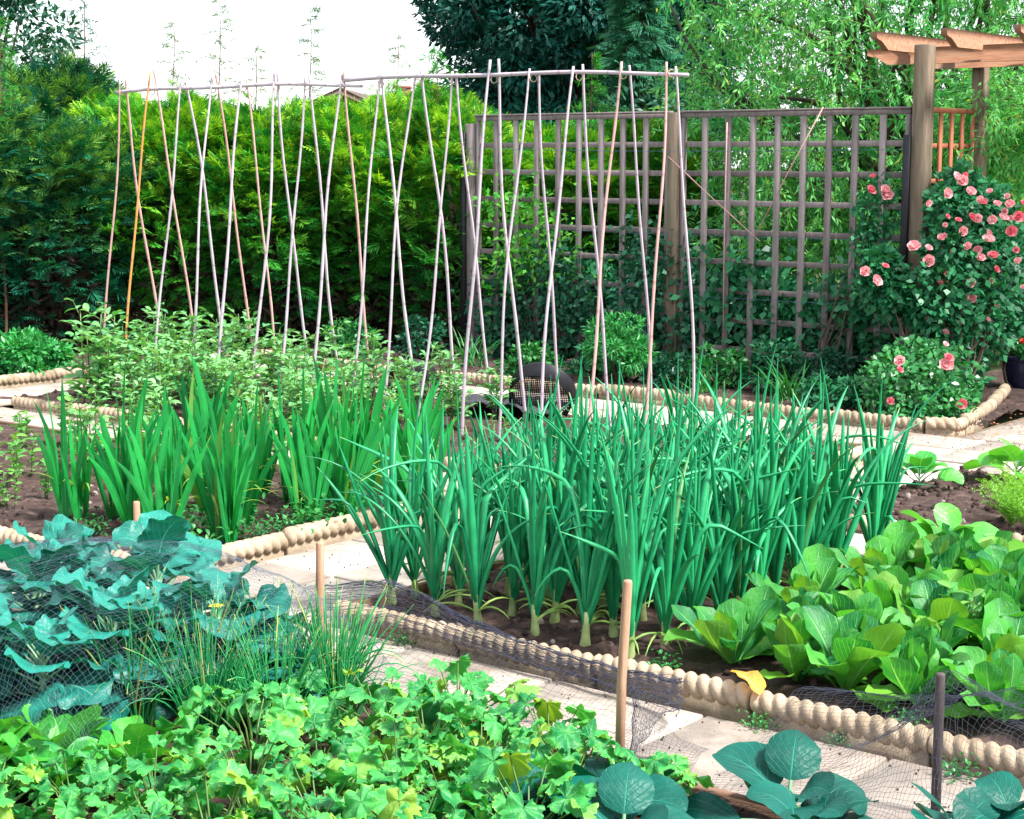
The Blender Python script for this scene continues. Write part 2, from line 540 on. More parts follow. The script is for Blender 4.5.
M['fern'] = leaf_mat('fern', (.1, .36, .02), (.26, .52, .04), trans=.35)
M['weed'] = leaf_mat('weed', (.01, .13, .03), (.05, .26, .05), trans=.25)
M['hedgelime'] = leaf_mat('hedgelime', (.005, .13, .022), (.07, .38, .03), rough=.6, trans=.35, spec=.2, mott=.5, msc=1.6, yellow=(.32, .58, .03), tcol=(1.25, 1.2, .45))
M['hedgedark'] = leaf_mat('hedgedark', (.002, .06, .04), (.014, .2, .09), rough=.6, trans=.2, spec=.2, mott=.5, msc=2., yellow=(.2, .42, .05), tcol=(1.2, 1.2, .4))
M['darktree'] = leaf_mat('darktree', (.001, .04, .032), (.008, .12, .085), rough=.5, trans=.12, spec=.25, msc=1.)
M['larch'] = leaf_mat('larch', (.008, .09, .05), (.04, .2, .1), rough=.5, trans=.25, spec=.2, msc=2.)
M['wisp'] = leaf_mat('wisp', (.1, .19, .12), (.22, .32, .16), rough=.5, trans=.3, spec=.2, msc=2.)  # leaf green paled so the haze around thin saplings is in the colour
M['willow'] = leaf_mat('willow', (.03, .3, .08), (.26, .66, .17), rough=.45, trans=.5, spec=.3, msc=1.4, mott=.8, tcol=(1.2, 1.2, .65))
M['shrub'] = leaf_mat('shrub', (.015, .25, .035), (.17, .52, .05), rough=.45, trans=.4, spec=.3, msc=2.)
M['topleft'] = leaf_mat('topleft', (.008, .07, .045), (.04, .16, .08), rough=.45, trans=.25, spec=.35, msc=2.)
M['bush'] = leaf_mat('bush', (.008, .17, .04), (.05, .34, .07), rough=.4, trans=.25, msc=5.)
M['rosefol'] = leaf_mat('rosefol', (.004, .07, .032), (.035, .24, .085), rough=.42, trans=.2, spec=.3, msc=4.)
M['rosefol2'] = leaf_mat('rosefol2', (.008, .12, .03), (.05, .26, .06), rough=.35, trans=.2, spec=.5, msc=4.)
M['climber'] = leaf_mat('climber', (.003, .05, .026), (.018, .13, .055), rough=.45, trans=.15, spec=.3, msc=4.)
M['petal'] = leaf_mat('petal', (.88, .4, .44), (.92, .64, .63), rough=.55, trans=.3, spec=.2, mott=.5, msc=30, tcol=(1.1, .95, .95), yellow=(.8, .45, .2))
M['petaldeep'] = leaf_mat('petaldeep', (.75, .16, .22), (.85, .34, .38), rough=.55, trans=.3, spec=.2, mott=.4, msc=30, tcol=(1.1, .8, .8))
M['petalred'] = leaf_mat('petalred', (.65, .04, .02), (.8, .16, .06), rough=.5, trans=.25, mott=.4, tcol=(1.1, .8, .7))
M['petalyellow'] = leaf_mat('petalyellow', (.75, .5, .02), (.85, .65, .04), rough=.5, trans=.25, mott=.3, tcol=(1, 1, .7))

# ------------------------------------------------------------------ the ground, soil and paths
g = Geo()
q = 260.
n = 14
xs = np.sign(np.linspace(-1, 1, n)) * np.abs(np.linspace(-1, 1, n)) ** 2 * q
X, Y = np.meshgrid(xs, xs + 10, indexing='ij')
g.add(np.stack([X, Y, 0 * X - .06], -1), grid_quads(1, n, n))
tag(g.obj('ground', M['ground']), kind='structure')


def soil_bed(name, u0, u1, v0, v1, z, seed, amp=.035, step=.035, stones=60, clods=900):
    nu, nv = int((u1 - u0) / step) + 1, int((v1 - v0) / step) + 1
    us, vs = np.linspace(u0, u1, nu), np.linspace(v0, v1, nv)
    V = np.zeros((nu, nv, 3))
    for i, a in enumerate(us):
        for j, b in enumerate(vs):
            e = min(a - u0, u1 - a, b - v0, v1 - b)
            hgt = z + amp * (fbm(a, b, 3., seed) * .6 + .5 * fbm(a, b, 14., seed + 5)) + .02 * min(1, e / .3)
            V[i, j] = uv(a, b, hgt)
    g = Geo()
    g.add(V, grid_quads(1, nu, nv), None, np.array([.4, 0, 0]))
    for cnt, lo, hi, tn in ((clods, .006, .022, (0, 0, 0)), (stones, .007, .02, (0, .7, 0))):
        iu, iv = R.integers(0, nu, cnt), R.integers(0, nv, cnt)
        P = V[iu, iv] + R.uniform(-.015, .015, (cnt, 3)) * [1, 1, .3]
        rocks(g, P, R.uniform(lo, hi, cnt), tn)
    return tag(g.obj(name, M['soil']), kind='structure')


soil_bed('soil', -5.4, -.9, 1.9, 3.82, .0, 1.)
soil_bed('soil', -4.42, -.9, 4.52, 6.5, .03, 2.)
soil_bed('soil', -9.6, -5.48, 4.52, 6.5, .03, 3.)
soil_bed('soil', -10.35, -4.6, 7.14, 9.05, .03, 4., step=.045)
soil_bed('soil', -3.9, -2.0, 7.14, 8.7, .04, 5.)
soil_bed('soil', -12.6, -4.62, 10.05, 13.2, .02, 6., step=.07, clods=500)
soil_bed('soil', -13.6, -11.05, 6.5, 10.0, .02, 7., step=.07, clods=300)


def paving(u0, u1, v0, v1, lu, lv, seed, skew=0):
    rr = random.Random(seed)
    g = Geo()
    u = u0
    gap = .013
    while u < u1 - .02:
        a = min(lu * rr.uniform(.92, 1.08), u1 - u)
        v = v0
        while v < v1 - .02:
            b = min(lv, v1 - v)
            if v1 - v - b < .1:
                b = v1 - v
            x, y, _ = uv(u + a / 2, v + b / 2)
            Mx = np.array(Matrix.Rotation(YAW + rr.uniform(-.006, .006), 3, 'Z') @ Matrix.Rotation(rr.uniform(-.006, .006), 3, 'X') @ Matrix.Rotation(rr.uniform(-.005, .005), 3, 'Y'))
            cbox(g, (x, y, -.025 + rr.uniform(-.004, .003)), (a / 2 - gap / 2, b / 2 - gap / 2, .025), ch=.005, tint=(rr.random(), 0, 0), M=Mx)
            v += b
        u += a
    return tag(g.obj('path', M['slab'], smooth=False), kind='structure')


paving(-9.6, -.7, 3.9, 4.43, .62, .6, 1)
paving(-11.0, -2.0, 6.56, 7.07, .62, .6, 2)
paving(-5.4, -4.5, 4.44, 6.55, .45, .55, 3)
paving(-11.0, -1.7, 9.12, 9.95, .62, .42, 4)
paving(-10.97, -10.42, 7.08, 9.1, .55, .6, 5)
paving(-4.53, -3.97, 7.08, 9.1, .56, .6, 6)
paving(-4.5, -1.6, 9.96, 14., .6, .6, 7)
paving(-3.95, -1.8, 8.78, 9.1, .6, .4, 8)
g = Geo()
for (a, b, c, d) in ((-11.2, -.5, 3.86, 4.5), (-11.2, -1.5, 6.45, 7.2), (-5.45, -4.45, 4.5, 6.45), (-11.2, -1.5, 9., 10.02), (-11.02, -10.38, 7.2, 9.), (-4.6, -3.9, 7.2, 9.), (-4.6, -1.4, 10.02, 14.1), (-3.9, -1.5, 8.7, 9.)):
    g.add([uv(a, c, -.03), uv(b, c, -.03), uv(b, d, -.03), uv(a, d, -.03)], [[0, 1, 2, 3]])
tag(g.obj('path_bedding', M['sand']), kind='structure')

# crumbs of soil and grit on the paving
g = Geo()
P = []
for (a, b, c, d, k) in ((-9.6, -.9, 3.9, 4.42, 900), (-5.4, -4.5, 4.45, 6.5, 300), (-11, -2.2, 6.58, 7.05, 500), (-11, -3.5, 9.14, 9.93, 500), (-4.5, -2, 9.98, 12.5, 400)):
    e = R.random((k, 2))
    e[:, 1] = np.where(R.random(k) < .65, np.where(R.random(k) < .5, e[:, 1] ** 4, 1 - e[:, 1] ** 4), e[:, 1])
    P += [uv(a + (b - a) * x, c + (d - c) * y, .002) for x, y in e]
rocks(g, np.array(P), R.uniform(.0008, .0045, len(P)))
tag(g.obj('soil_crumbs', M['soil']), 'crumbs of dark soil and grit scattered on the pale paving', 'debris', kind='stuff')

# ------------------------------------------------------------------ rope-topped edging
def edging_mesh(length, name='edging_tile'):
    g = Geo()
    pitch = .048
    nx = int(length / pitch * 12) + 1
    x = np.linspace(-length / 2, length / 2, nx)
    nt = 16
    th = np.arange(nt) / nt * 2 * PI
    ph = PI * x[:, None] / pitch + th[None, :] * 1.0
    r = .043 * (.64 + .36 * np.abs(np.sin(ph)) ** .55)
    V = np.stack([x[:, None] + 0 * r, r * np.sin(th), .06 + r * np.cos(th)], -1)
    # close the ends
    V = np.concatenate([V[:1] * [1, .03, 0] + [0, 0, .06], V, V[-1:] * [1, .03, 0] + [0, 0, .06]], 0)
    g.add(V, grid_quads(1, nx + 2, nt, True), None, np.array([.5, 0, 0]))
    cbox(g, (0, 0, -.01), (length / 2 - .002, .02, .06), ch=.005)
    return g.mesh(name, M['edging'])


EM = {.6: edging_mesh(.6), .3: edging_mesh(.3), .45: edging_mesh(.45), .15: edging_mesh(.15)}


def edging_run(pts, unit, label, z=0.):
    root = empty('rope_edging', uv(*pts[0], z))
    tag(root, label, 'edging', 'rope-topped edging round the beds')
    bx, by, _ = uv(*pts[0])
    for (a, b) in zip(pts[:-1], pts[1:]):
        A, B = np.array(uv(*a)[:2]), np.array(uv(*b)[:2])
        L = np.linalg.norm(B - A)
        d = (B - A) / L
        k = max(1, round(L / unit))
        for i in range(k):
            o = bpy.data.objects.new('edging_tile', EM[unit])
            COL.objects.link(o)
            o.parent = root
            c = A + d * (L * (i + .5) / k)
            o.location = (c[0] - bx + random.uniform(-.006, .006), c[1] - by + random.uniform(-.006, .006), random.uniform(-.016, .006))
            o.rotation_euler = (random.uniform(-.05, .05), random.uniform(-.012, .012), math.atan2(d[1], d[0]) + random.uniform(-.014, .014) + (PI if random.random() < .5 else 0))
            o.scale = (L / k / unit * .985, random.uniform(.95, 1.05), random.uniform(.93, 1.06))
    return root


edging_run([(-4.42, 4.48), (-.9, 4.48)], .6, 'rope-topped edging between the paving and the onions and lettuces')
edging_run([(-5.45, 4.53), (-5.45, 6.5)], .6, 'pale rope-topped edging beside the sword-leaved clumps, ending at slab path')
edging_run([(-9.6, 4.48), (-5.47, 4.48)], .6, 'rope-topped edging of the seedling bed, passing behind the netted kale')
edging_run([(-10.08, 7.1), (-4.55, 7.1)], .6, 'rope-topped edging along the near side of the bamboo cane bed')
edging_run([(-4.55, 7.16), (-4.55, 9.05)], .6, 'rope-topped edging closing the trellis-post end of the bamboo cane bed')
edging_run([(-11.05, 6.9), (-11.0, 9.95)], .6, 'rope-topped edging in front of the round bush by the hedge')
edging_run([(-11.0, 9.99), (-4.75, 9.99)], .6, 'long rope-topped edging along the foot of the trellis bed')
edging_run([(-4.75, 9.99), (-4.6, 10.1), (-4.62, 10.4), (-4.7, 10.75), (-4.82, 11.2), (-5.0, 11.8)], .15, 'curved rope-topped edging bending round the rose bushes')
edging_run([(-3.9, 7.1), (-2.0, 7.1)], .6, 'rope-topped edging of the small bed holding the feathery carrot tops')


def plank(u0, v0, u1, v1, zt, h, t, label):
    A, B = np.array(uv(u0, v0)), np.array(uv(u1, v1))
    d = B - A
    L = np.linalg.norm(d)
    g = Geo()
    cbox(g, (0, 0, 0), (L / 2, t / 2, h / 2), ch=.005)
    c = (A + B) / 2
    o = g.obj('bed_board', M['board'], None, (c[0], c[1], zt - h / 2), math.atan2(d[1], d[0]), smooth=False)
    return tag(o, label, 'board', 'timber edging boards')


plank(-5.3, 3.85, -.8, 3.85, .02, .12, .03, 'dark timber board holding the near bed beside the netted paving')
plank(-4.46, 4.56, -4.46, 6.45, .05, .12, .03, 'dark timber board between slab path and the onions')
plank(-5.3, 9.08, -4.62, 9.08, .05, .12, .03, 'short timber board at the back corner of the cane bed')
plank(-9.5, 6.52, -5.5, 6.52, .04, .12, .03, 'timber board at the back of the seedling bed beside slabs')

# ------------------------------------------------------------------ bamboo cane frame
def build_canes():
    root = empty('bean_frame', uv(-7.9, 8.23, .03))
    tag(root, 'long row of crossed bamboo canes tied to a ridge pole for climbing beans', 'cane frame')
    base = np.array(uv(-7.9, 8.23, .03))
    rr = random.Random(3)

    def cane(A, B, mat, r=.0095):
        A, B = np.array(A), np.array(B)
        n = 44
        t = np.linspace(0, 1, n)
        pts = A[None] * (1 - t[:, None]) + B[None] * t[:, None]
        bow = rr.uniform(-.035, .035)
        bow2 = rr.uniform(-.025, .025)
        pts[:, 0] += bow * np.sin(t * PI) + .008 * np.sin(t * 9 + rr.uniform(0, 6))
        pts[:, 1] += bow2 * np.sin(t * PI)
        rad = r * (1.15 - .3 * t) * (1 + .16 * (np.abs(((t * 7.5 + .2) % 1) - .5) < .07))
        g = Geo()
        path_tube(g, pts - base, rad, 7)
        return g.obj('cane', mat, root)
    us = np.linspace(-10.22, -5.5, 16)
    zr = 2.17
    for i, u in enumerate(us):
        u += rr.uniform(-.02, .02)
        ext = rr.uniform(.1, .19) * (1 - .55 * i / 15)
        for k, vf in ((0, 7.92), (1, 8.55)):
            foot = np.array(uv(u + rr.uniform(-.05, .05), vf + rr.uniform(-.04, .04), .0))
            tip = np.array(uv(u + (.02 if k else -.02) + rr.uniform(-.015, .015), 8.23 + (.012 if k else -.012), zr - .02))
            d = (tip - foot)
            e2 = ext * rr.uniform(.6, 1.2) / d[2]
            if i == 1 and k == 0:
                m = M['caneorange']
            elif (i <= 1) or rr.random() < .18:
                m = M['canered']
            else:
                m = M['cane']
            c = cane(foot, tip + d * e2, m, rr.uniform(.0076, .0098))
            if m is M['caneorange']:
                c['label'] = 'orange bamboo cane'
        # twine knot
        g = Geo()
        p = np.array(uv(u, 8.23, zr - .015)) - base
        for s in (-1, 1):
            a = np.linspace(0, 2 * PI, 9)
            pts = np.stack([p[0] + .02 * np.cos(a), p[1] + s * .006 + .012 * np.sin(a) * .6, p[2] + .022 * np.sin(a)], -1)
            path_tube(g, pts, .0028, 5, False)
        g.obj('twine', M['tie'], root)
    for (a, b, za, zb) in ((-10.3, -7.85, zr - .01, zr - .02), (-8.0, -5.38, zr + .015, zr - .02)):
        A, B = np.array(uv(a, 8.23, za)), np.array(uv(b, 8.23, zb))
        t = np.linspace(0, 1, 30)
        pts = A[None] * (1 - t[:, None]) + B[None] * t[:, None]
        pts[:, 2] += .02 * np.sin(t * PI) + .006 * np.sin(t * 11)
        g = Geo()
        path_tube(g, pts - base, .0125 * (1.1 - .25 * t), 7)
        g.obj('ridge_pole', M['cane'], root)


build_canes()

# ------------------------------------------------------------------ trellis, posts, pergola
TV = 11.3
ZT = 2.01


def post(u, v, zt, w, label, mat, name='fence_post', strip=None, cap=False):
    x, y, _ = uv(u, v)
    root = empty(name, (x, y, 0), YAW)
    tag(root, label, 'post')
    g = Geo()
    cbox(g, (0, 0, zt / 2 - .1), (w / 2, w / 2, zt / 2 + .1), ch=.007)
    g.obj('shaft', mat, root, smooth=False)
    if strip:
        g = Geo()
        sx, z0, z1 = strip
        cbox(g, (sx, -w / 2 - .012, (z0 + z1) / 2), (.026, .014, (z1 - z0) / 2), ch=.004)
        g.obj('black_strip', M['black'], root, smooth=False)
    if cap:
        g = Geo()
        cbox(g, (0, 0, zt + .014), (w / 2 + .012, w / 2 + .012, .012), ch=.005)
        g.obj('cap', mat, root, smooth=False)
    return root


def trellis_panel(u0, u1, label):
    L = u1 - u0
    x, y, _ = uv((u0 + u1) / 2, TV)
    root = empty('trellis_panel', (x, y, 0), YAW)
    tag(root, label, 'trellis')
    z0, z1 = .04, ZT
    fr = Geo()
    for z in (z0, z1):
        cbox(fr, (0, 0, z), (L / 2, .02, .019), ch=.004, tint=(R.uniform(), 0, 0))
    for s in (-1, 1):
        cbox(fr, (s * (L / 2 - .017), 0, (z0 + z1) / 2), (.017, .019, (z1 - z0) / 2 - .019), ch=.004, tint=(R.uniform(), 0, 0))
    fr.obj('frame', M['trellis'], root, smooth=False)
    g = Geo()
    cbox(g, (0, 0, z1 + .026), (L / 2 + .01, .033, .007), ch=.003)
    g.obj('top_rail', M['trellis'], root, smooth=False)
    k = 9
    for i in range(1, k):
        g = Geo()
        cbox(g, (-L / 2 + L * i / k + random.uniform(-.004, .004), -.0105, (z0 + z1) / 2), (.025, .009, (z1 - z0) / 2 - .02), ch=.003, tint=(R.uniform(), 0, 0))
        g.obj('upright_slat', M['trellis'], root, smooth=False)
    for i in range(1, 9):
        g = Geo()
        cbox(g, (0, .0095, z1 - (z1 - z0) * i / 9), (L / 2 - .034, .009, .021), ch=.003, tint=(R.uniform(), 0, 0))
        o = g.obj('cross_slat', M['trellis'], root, smooth=False)
    return root


UL, UM, UR = -9.52, -7.49, -5.46
post(UL, TV, 1.97, .09, 'grey trellis post with a black strip, standing against the lime hedge', M['trellis'], strip=(-.055, .25, 1.9))
post(UM, TV, 2.03, .1, 'grey middle post between the two trellis panels, climber round it', M['post'])
trellis_panel(UL + .05, UM - .055, 'grey square trellis panel nearer the hedge, seen behind crossed canes')
trellis_panel(UM + .055, UR - .085, 'grey square trellis panel ending at the tall pergola post')
post(UR, TV, 2.46, .112, 'tall weathered pergola post carrying the reddish beam, black strip at its side', M['post'], 'pergola_post', strip=(-.078, .6, 1.85))
post(UR + .02, TV + .88, 2.36, .1, 'rear pergola post half hidden by willow leaves', M['post'], 'pergola_post')


def pergola():
    x, y, _ = uv(UR, TV)
    root = empty('pergola', (x, y, 0), YAW)
    tag(root, 'reddish timber pergola top of beams and shaped rafters above the roses', 'pergola')

    def shaped(L, h, t, cut):
        # beam along X with both ends cut back below
        prof = [(-L / 2, h / 2), (-L / 2, h * .12), (-L / 2 + cut * .45, -h * .05), (-L / 2 + cut, -h / 2), (L / 2 - cut, -h / 2), (L / 2 - cut * .45, -h * .05), (L / 2, h * .12), (L / 2, h / 2)]
        n = len(prof)
        V = [(a, -t / 2, b) for a, b in prof] + [(a, t / 2, b) for a, b in prof]
        Q = [[i, (i + 1) % n, n + (i + 1) % n, n + i] for i in range(n)]
        for k in (0, n):
            Q += [[k, k + 1, k + 2, k + 7], [k + 2, k + 3, k + 6, k + 7], [k + 3, k + 4, k + 5, k + 6]]
        return np.array(V, float), Q
    for (dv, name) in ((.0, 'front_beam'), (.88, 'rear_beam')):
        V, Q = shaped(3.6, .112, .045, .16)
        g = Geo()
        off = (-.085 if dv == 0 else -.08)
        g.add(V + [1.8 - .47, dv + off if dv else .085, 2.39], Q, None, np.array([R.uniform(), 0, 0]))
        g.obj('beam', M['beam'], root, smooth=False)
    for i in range(6):
        V, Q = shaped(2.0, .115, .045, .17)
        V = V @ np.array(Matrix.Rotation(PI / 2, 3, 'Z')).T
        g = Geo()
        g.add(V + [-.13 + .5 * i, .5, 2.41 + .0587], Q, None, np.array([R.uniform(), 0, 0]))
        g.obj('rafter', M['beam'], root, smooth=False)
    return root


pergola()


def side_lattice():
    x, y, _ = uv(UR, TV + .44)
    root = empty('lattice_panel', (x, y, 0), YAW + PI / 2)
    tag(root, 'small red-brown lattice between the two pergola posts', 'lattice')
    L, z0, z1 = .74, .3, 2.02
    for z in (z0, z1):
        fr = Geo()
        cbox(fr, (0, 0, z), (L / 2, .018, .018))
        fr.obj('rail', M['brownwood'], root, smooth=False)
    for i in range(5):
        g = Geo()
        cbox(g, (-L / 2 + .02 + (L - .04) * i / 4, -.01, (z0 + z1) / 2), (.022, .009, (z1 - z0) / 2 - .019), tint=(R.uniform(), 0, 0))
        g.obj('upright_slat', M['brownwood'], root, smooth=False)
    for i in range(1, 7):
        g = Geo()
        cbox(g, (0, .0105, z1 - (z1 - z0) * i / 7), (L / 2, .009, .017), tint=(R.uniform(), 0, 0))
        g.obj('cross_slat', M['brownwood'], root, smooth=False)


side_lattice()
for z, nm in ((1.75, 'upper blue support wire stretched across the trellis'), (1.12, 'lower blue support wire stretched across the trellis'), (.66, 'lowest support wire near the foot of the trellis')):
    A, B = np.array(uv(UL - .1, TV - .075, z + .02)), np.array(uv(UR - .05, TV - .075, z))
    t = np.linspace(0, 1, 16)
    g = Geo()
    pts = A[None] * (1 - t[:, None]) + B[None] * t[:, None]
    pts[:, 2] -= .02 * np.sin(t * PI)
    path_tube(g, pts, .0016, 5)
    tag(g.obj('support_wire', M['wire']), nm, 'wire', 'wires on the trellis')
for (a, za, b, zb, lab) in ((-7.52, 1.7, -6.7, 1.08, 'thin orange cane leaning away from the middle trellis post'), (-7.0, .2, -7.0, 1.95, 'thin upright cane tied to trellis beside the trained tree'), (-6.2, 2.05, -6.75, 1.1, 'thin orange cane leaning over the trellis top rail')):
    g = Geo()
    path_tube(g, [uv(a, TV - .06, za), uv((a + b) / 2, TV - .07, (za + zb) / 2), uv(b, TV - .06, zb)], .0045, 6)
    tag(g.obj('plant_cane', M['canered']), lab, 'cane')

# ------------------------------------------------------------------ onions
def sh_onion(s):
    return np.interp(s, [0, .08, .35, .75, 1], [.55, .8, 1, .7, .1])


def make_onion(seed):
    def f():
        global R
        R = np.random.default_rng(seed)
        root = empty('onion_plant')
        g = Geo()
        path_tube(g, [(0, 0, -.02), (0, 0, .0), (0, 0, .03), (.002, 0, .075), (.003, 0, .12)], [.016, .021, .016, .012, .011], 9, tint=(.6, 0, 0))
        g.obj('stem', M['onionstem'], root)
        n = int(R.integers(11, 16))
        g = Geo()
        az = np.arange(n) * 2.4 + R.normal(0, .9, n)
        fan = R.uniform(0, PI)
        k = np.arange(n) / n
        el = np.radians(np.clip(71 + 17 * k + R.normal(0, 5, n), 52, 89))
        L = R.uniform(.46, .82, n) * (.8 + .2 * k)
        curve = np.where(R.random(n) < .3, R.uniform(.5, 1.2, n), R.uniform(-.1, .35, n))
        ka = np.where(R.random(n) < .2, R.uniform(.7, 2.0, n), 0)
        ks = R.uniform(.45, .8, n)
        P = np.stack([.006 * np.cos(az), .006 * np.sin(az), .06 + .07 * k], -1)
        tint = np.c_[R.uniform(0, 1, n), (R.random(n) < .03) * .12, np.zeros(n)]
        tubes(g, P, az, el, L, R.uniform(.0085, .0185, n), curve, sh_onion, 15, 7, 1.6, tint, (ks, ka), .62)
        # short withered lower leaves
        m = 3
        tubes(g, [(0, 0, .05)] * m, R.uniform(0, 6.28, m), .6, R.uniform(.14, .26, m), .005, 1.3, sh_onion, 7, 5, 1.2, np.c_[np.ones(m), np.full(m, .45), np.zeros(m)])
        g.obj('leaves', M['onion'], root)
        return root
    return f


onions = Pool([make_onion(100 + i) for i in range(6)])
rr = random.Random(11)
rows = [-4.37, -4.14, -3.91, -3.68, -3.45, -3.21]
rown = ['in the row nearest the slab path', 'in the second row from the slab path', 'in the third row from the slab path', 'in the third row from the lettuces',
        'in the second row from the lettuces', 'in the row nearest the lettuces']
for r, u in enumerate(rows):
    v = 4.68
    i = 0
    while v < 6.42:
        sc = rr.uniform(.8, 1.0) * (1.0 + .06 * r / 5)
        onions.place(uv(u + rr.uniform(-.04, .04), v + rr.uniform(-.03, .03), .045), rr.uniform(0, 6.28), sc,
                     ('onion plant at the rope edging, ' if i == 0 else 'onion plant, %s from the rope edging, ' % ORD[i]) + rown[r], 'onion', 'onions in the near bed',
                     (rr.uniform(-.06, .06), rr.uniform(-.06, .06)))
        v += .138 * rr.uniform(.9, 1.15)
        i += 1

# ------------------------------------------------------------------ sword-leaved clumps (gladioli)
def sh_sword(s):
    return np.interp(s, [0, .1, .35, .7, .88, 1], [.6, .8, 1, .8, .45, .03])


def make_glad(seed):
    def f():
        global R
        R = np.random.default_rng(seed)
        root = empty('gladiolus_clump')
        g = Geo()
        for s in range(R.integers(4, 6)):
            fan = R.uniform(0, PI)
            c = R.uniform(-.06, .06, 2)
            m = int(R.integers(4, 6))
            a = np.linspace(-1, 1, m) + R.normal(0, .12, m)
            az = np.where(a > 0, fan, fan + PI)
            el = np.radians(90 - np.abs(a) * 19 + R.normal(0, 2, m))
            P = np.stack([c[0] + .012 * a * np.cos(fan), c[1] + .012 * a * np.sin(fan), np.full(m, -.01)], -1)
            tint = np.c_[R.uniform(0, 1, m), (R.random(m) < .04) * .2, np.zeros(m)]
            blades(g, P, az, el, R.uniform(.48, .74, m) * (1 - .22 * np.abs(a)), R.uniform(.032, .05, m), R.uniform(-.1, .55, m), sh_sword, 9, 1, .25,
                   roll=PI / 2 * 0 + R.uniform(-.3, .3, m) + PI / 2, pw=2., tint=tint)
        g.obj('leaves', M['glad'], root)
        g = Geo()
        n = 5
        blades(g, np.c_[R.uniform(-.05, .05, (n, 2)), np.full(n, .12)], R.uniform(0, 6.28, n), .9, R.uniform(.2, .35, n), .012, R.uniform(1., 2.2, n), sh_sword, 8, 1, tint=np.c_[np.ones(n), R.uniform(.0, .5, n), np.zeros(n)])
        g.obj('bent_leaves', M['seedling'], root)
        return root
    return f


glads = Pool([make_glad(200 + i) for i in range(5)])
spots = [(-6.5, 4.86), (-6.3, 5.02), (-6.05, 4.9), (-5.8, 4.85), (-5.62, 5.0), (-6.45, 5.4), (-6.15, 5.42), (-5.85, 5.3), (-5.66, 5.52), (-6.3, 5.85), (-5.95, 5.78), (-5.7, 5.95), (-6.05, 6.25), (-5.72, 6.35), (-6.5, 5.65), (-5.57, 6.15), (-5.58, 5.72), (-5.9, 6.0)]
for i, (a, b) in enumerate(spots):
    row = 'nearest the kale' if i < 5 else 'of the second row' if i in (5, 6, 7, 8, 14) else 'of the back row'
    lab = ['leaning out over bare soil at the hedge-side end', 'next in from the end clump', 'in the middle of the front line', 'just behind the netted kale corner', 'at the corner by the rope edging', 'of the second row at its hedge end',
           'in the middle of the second row', 'of the second row, one in from the rope edging', 'of the second row, touching the rope edging', 'of the third row at its hedge end', 'in the middle of the third row',
           'of the third row beside the rope edging', 'of the rearmost row, away from the edging', 'of the rearmost row beside the rope edging', 'set apart behind the leaning end clump', 'last by the rope edging, close to the onion tops', 'of the third row, pressed against the rope edging', 'of the third row, one in from the edging clumps'][i]
    glads.place(uv(a, b, .05), rr.uniform(0, 6.28), rr.uniform(.78, 1.12), 'clump of green sword leaves ' + lab, 'gladiolus', 'sword-leaved clumps beyond the kale')

# ------------------------------------------------------------------ broad beans
def sh_oval(s):
    return np.sin(np.clip(s * .97 + .03, 0, 1) * PI) ** .75


def sh_obo(s):
    return np.interp(s, [0, .12, .3, .55, .78, .92, 1], [.14, .2, .5, .9, 1, .72, .12])


def make_bean(seed, tall=1.):
    def f():
        global R
        R = np.random.default_rng(seed)
        root = empty('broad_bean_plant')
        gs, gl = Geo(), Geo()
        for st in range(3):
            c = R.uniform(-.07, .07, 2)
            lean = R.uniform(-.1, .1, 2)
            H = R.uniform(.4, .58) * tall
            t = np.linspace(0, 1, 7)
            pts = np.stack([c[0] + lean[0] * t, c[1] + lean[1] * t, H * t - .02], -1)
            path_tube(gs, pts, .006 - .003 * t, 5)
            k = 13
            for i in range(k):
                tt = .18 + .82 * i / k
                p = np.array([np.interp(tt, t, pts[:, j]) for j in range(3)])
                az = i * 2.5 + R.uniform(-.5, .5)
                el = R.uniform(.2, .9)
                d = np.array([math.cos(az) * math.cos(el), math.sin(az) * math.cos(el), math.sin(el)])
                pl = R.uniform(.03, .06)
                path_tube(gs, [p, p + d * pl * 2], .002, 4)
                m = 4
                q_ = np.stack([p + d * pl * w for w in (1, 1, 2, 2)])
                sd = np.array([-1, 1, -.6, .6])
                blades(gl, q_, az + sd * R.uniform(.6, 1.2, m), R.uniform(-.1, .8, m), R.uniform(.06, .095, m) * (1.1 - .3 * tt), R.uniform(.035, .052, m) * (1.1 - .4 * tt), R.uniform(0, .9, m), sh_oval, 5, 1, .35, roll=R.uniform(-.5, .5, m))
        gs.obj('stem', M['beanstem'], root)
        gl.obj('leaves', M['bean'], root)
        return root
    return f


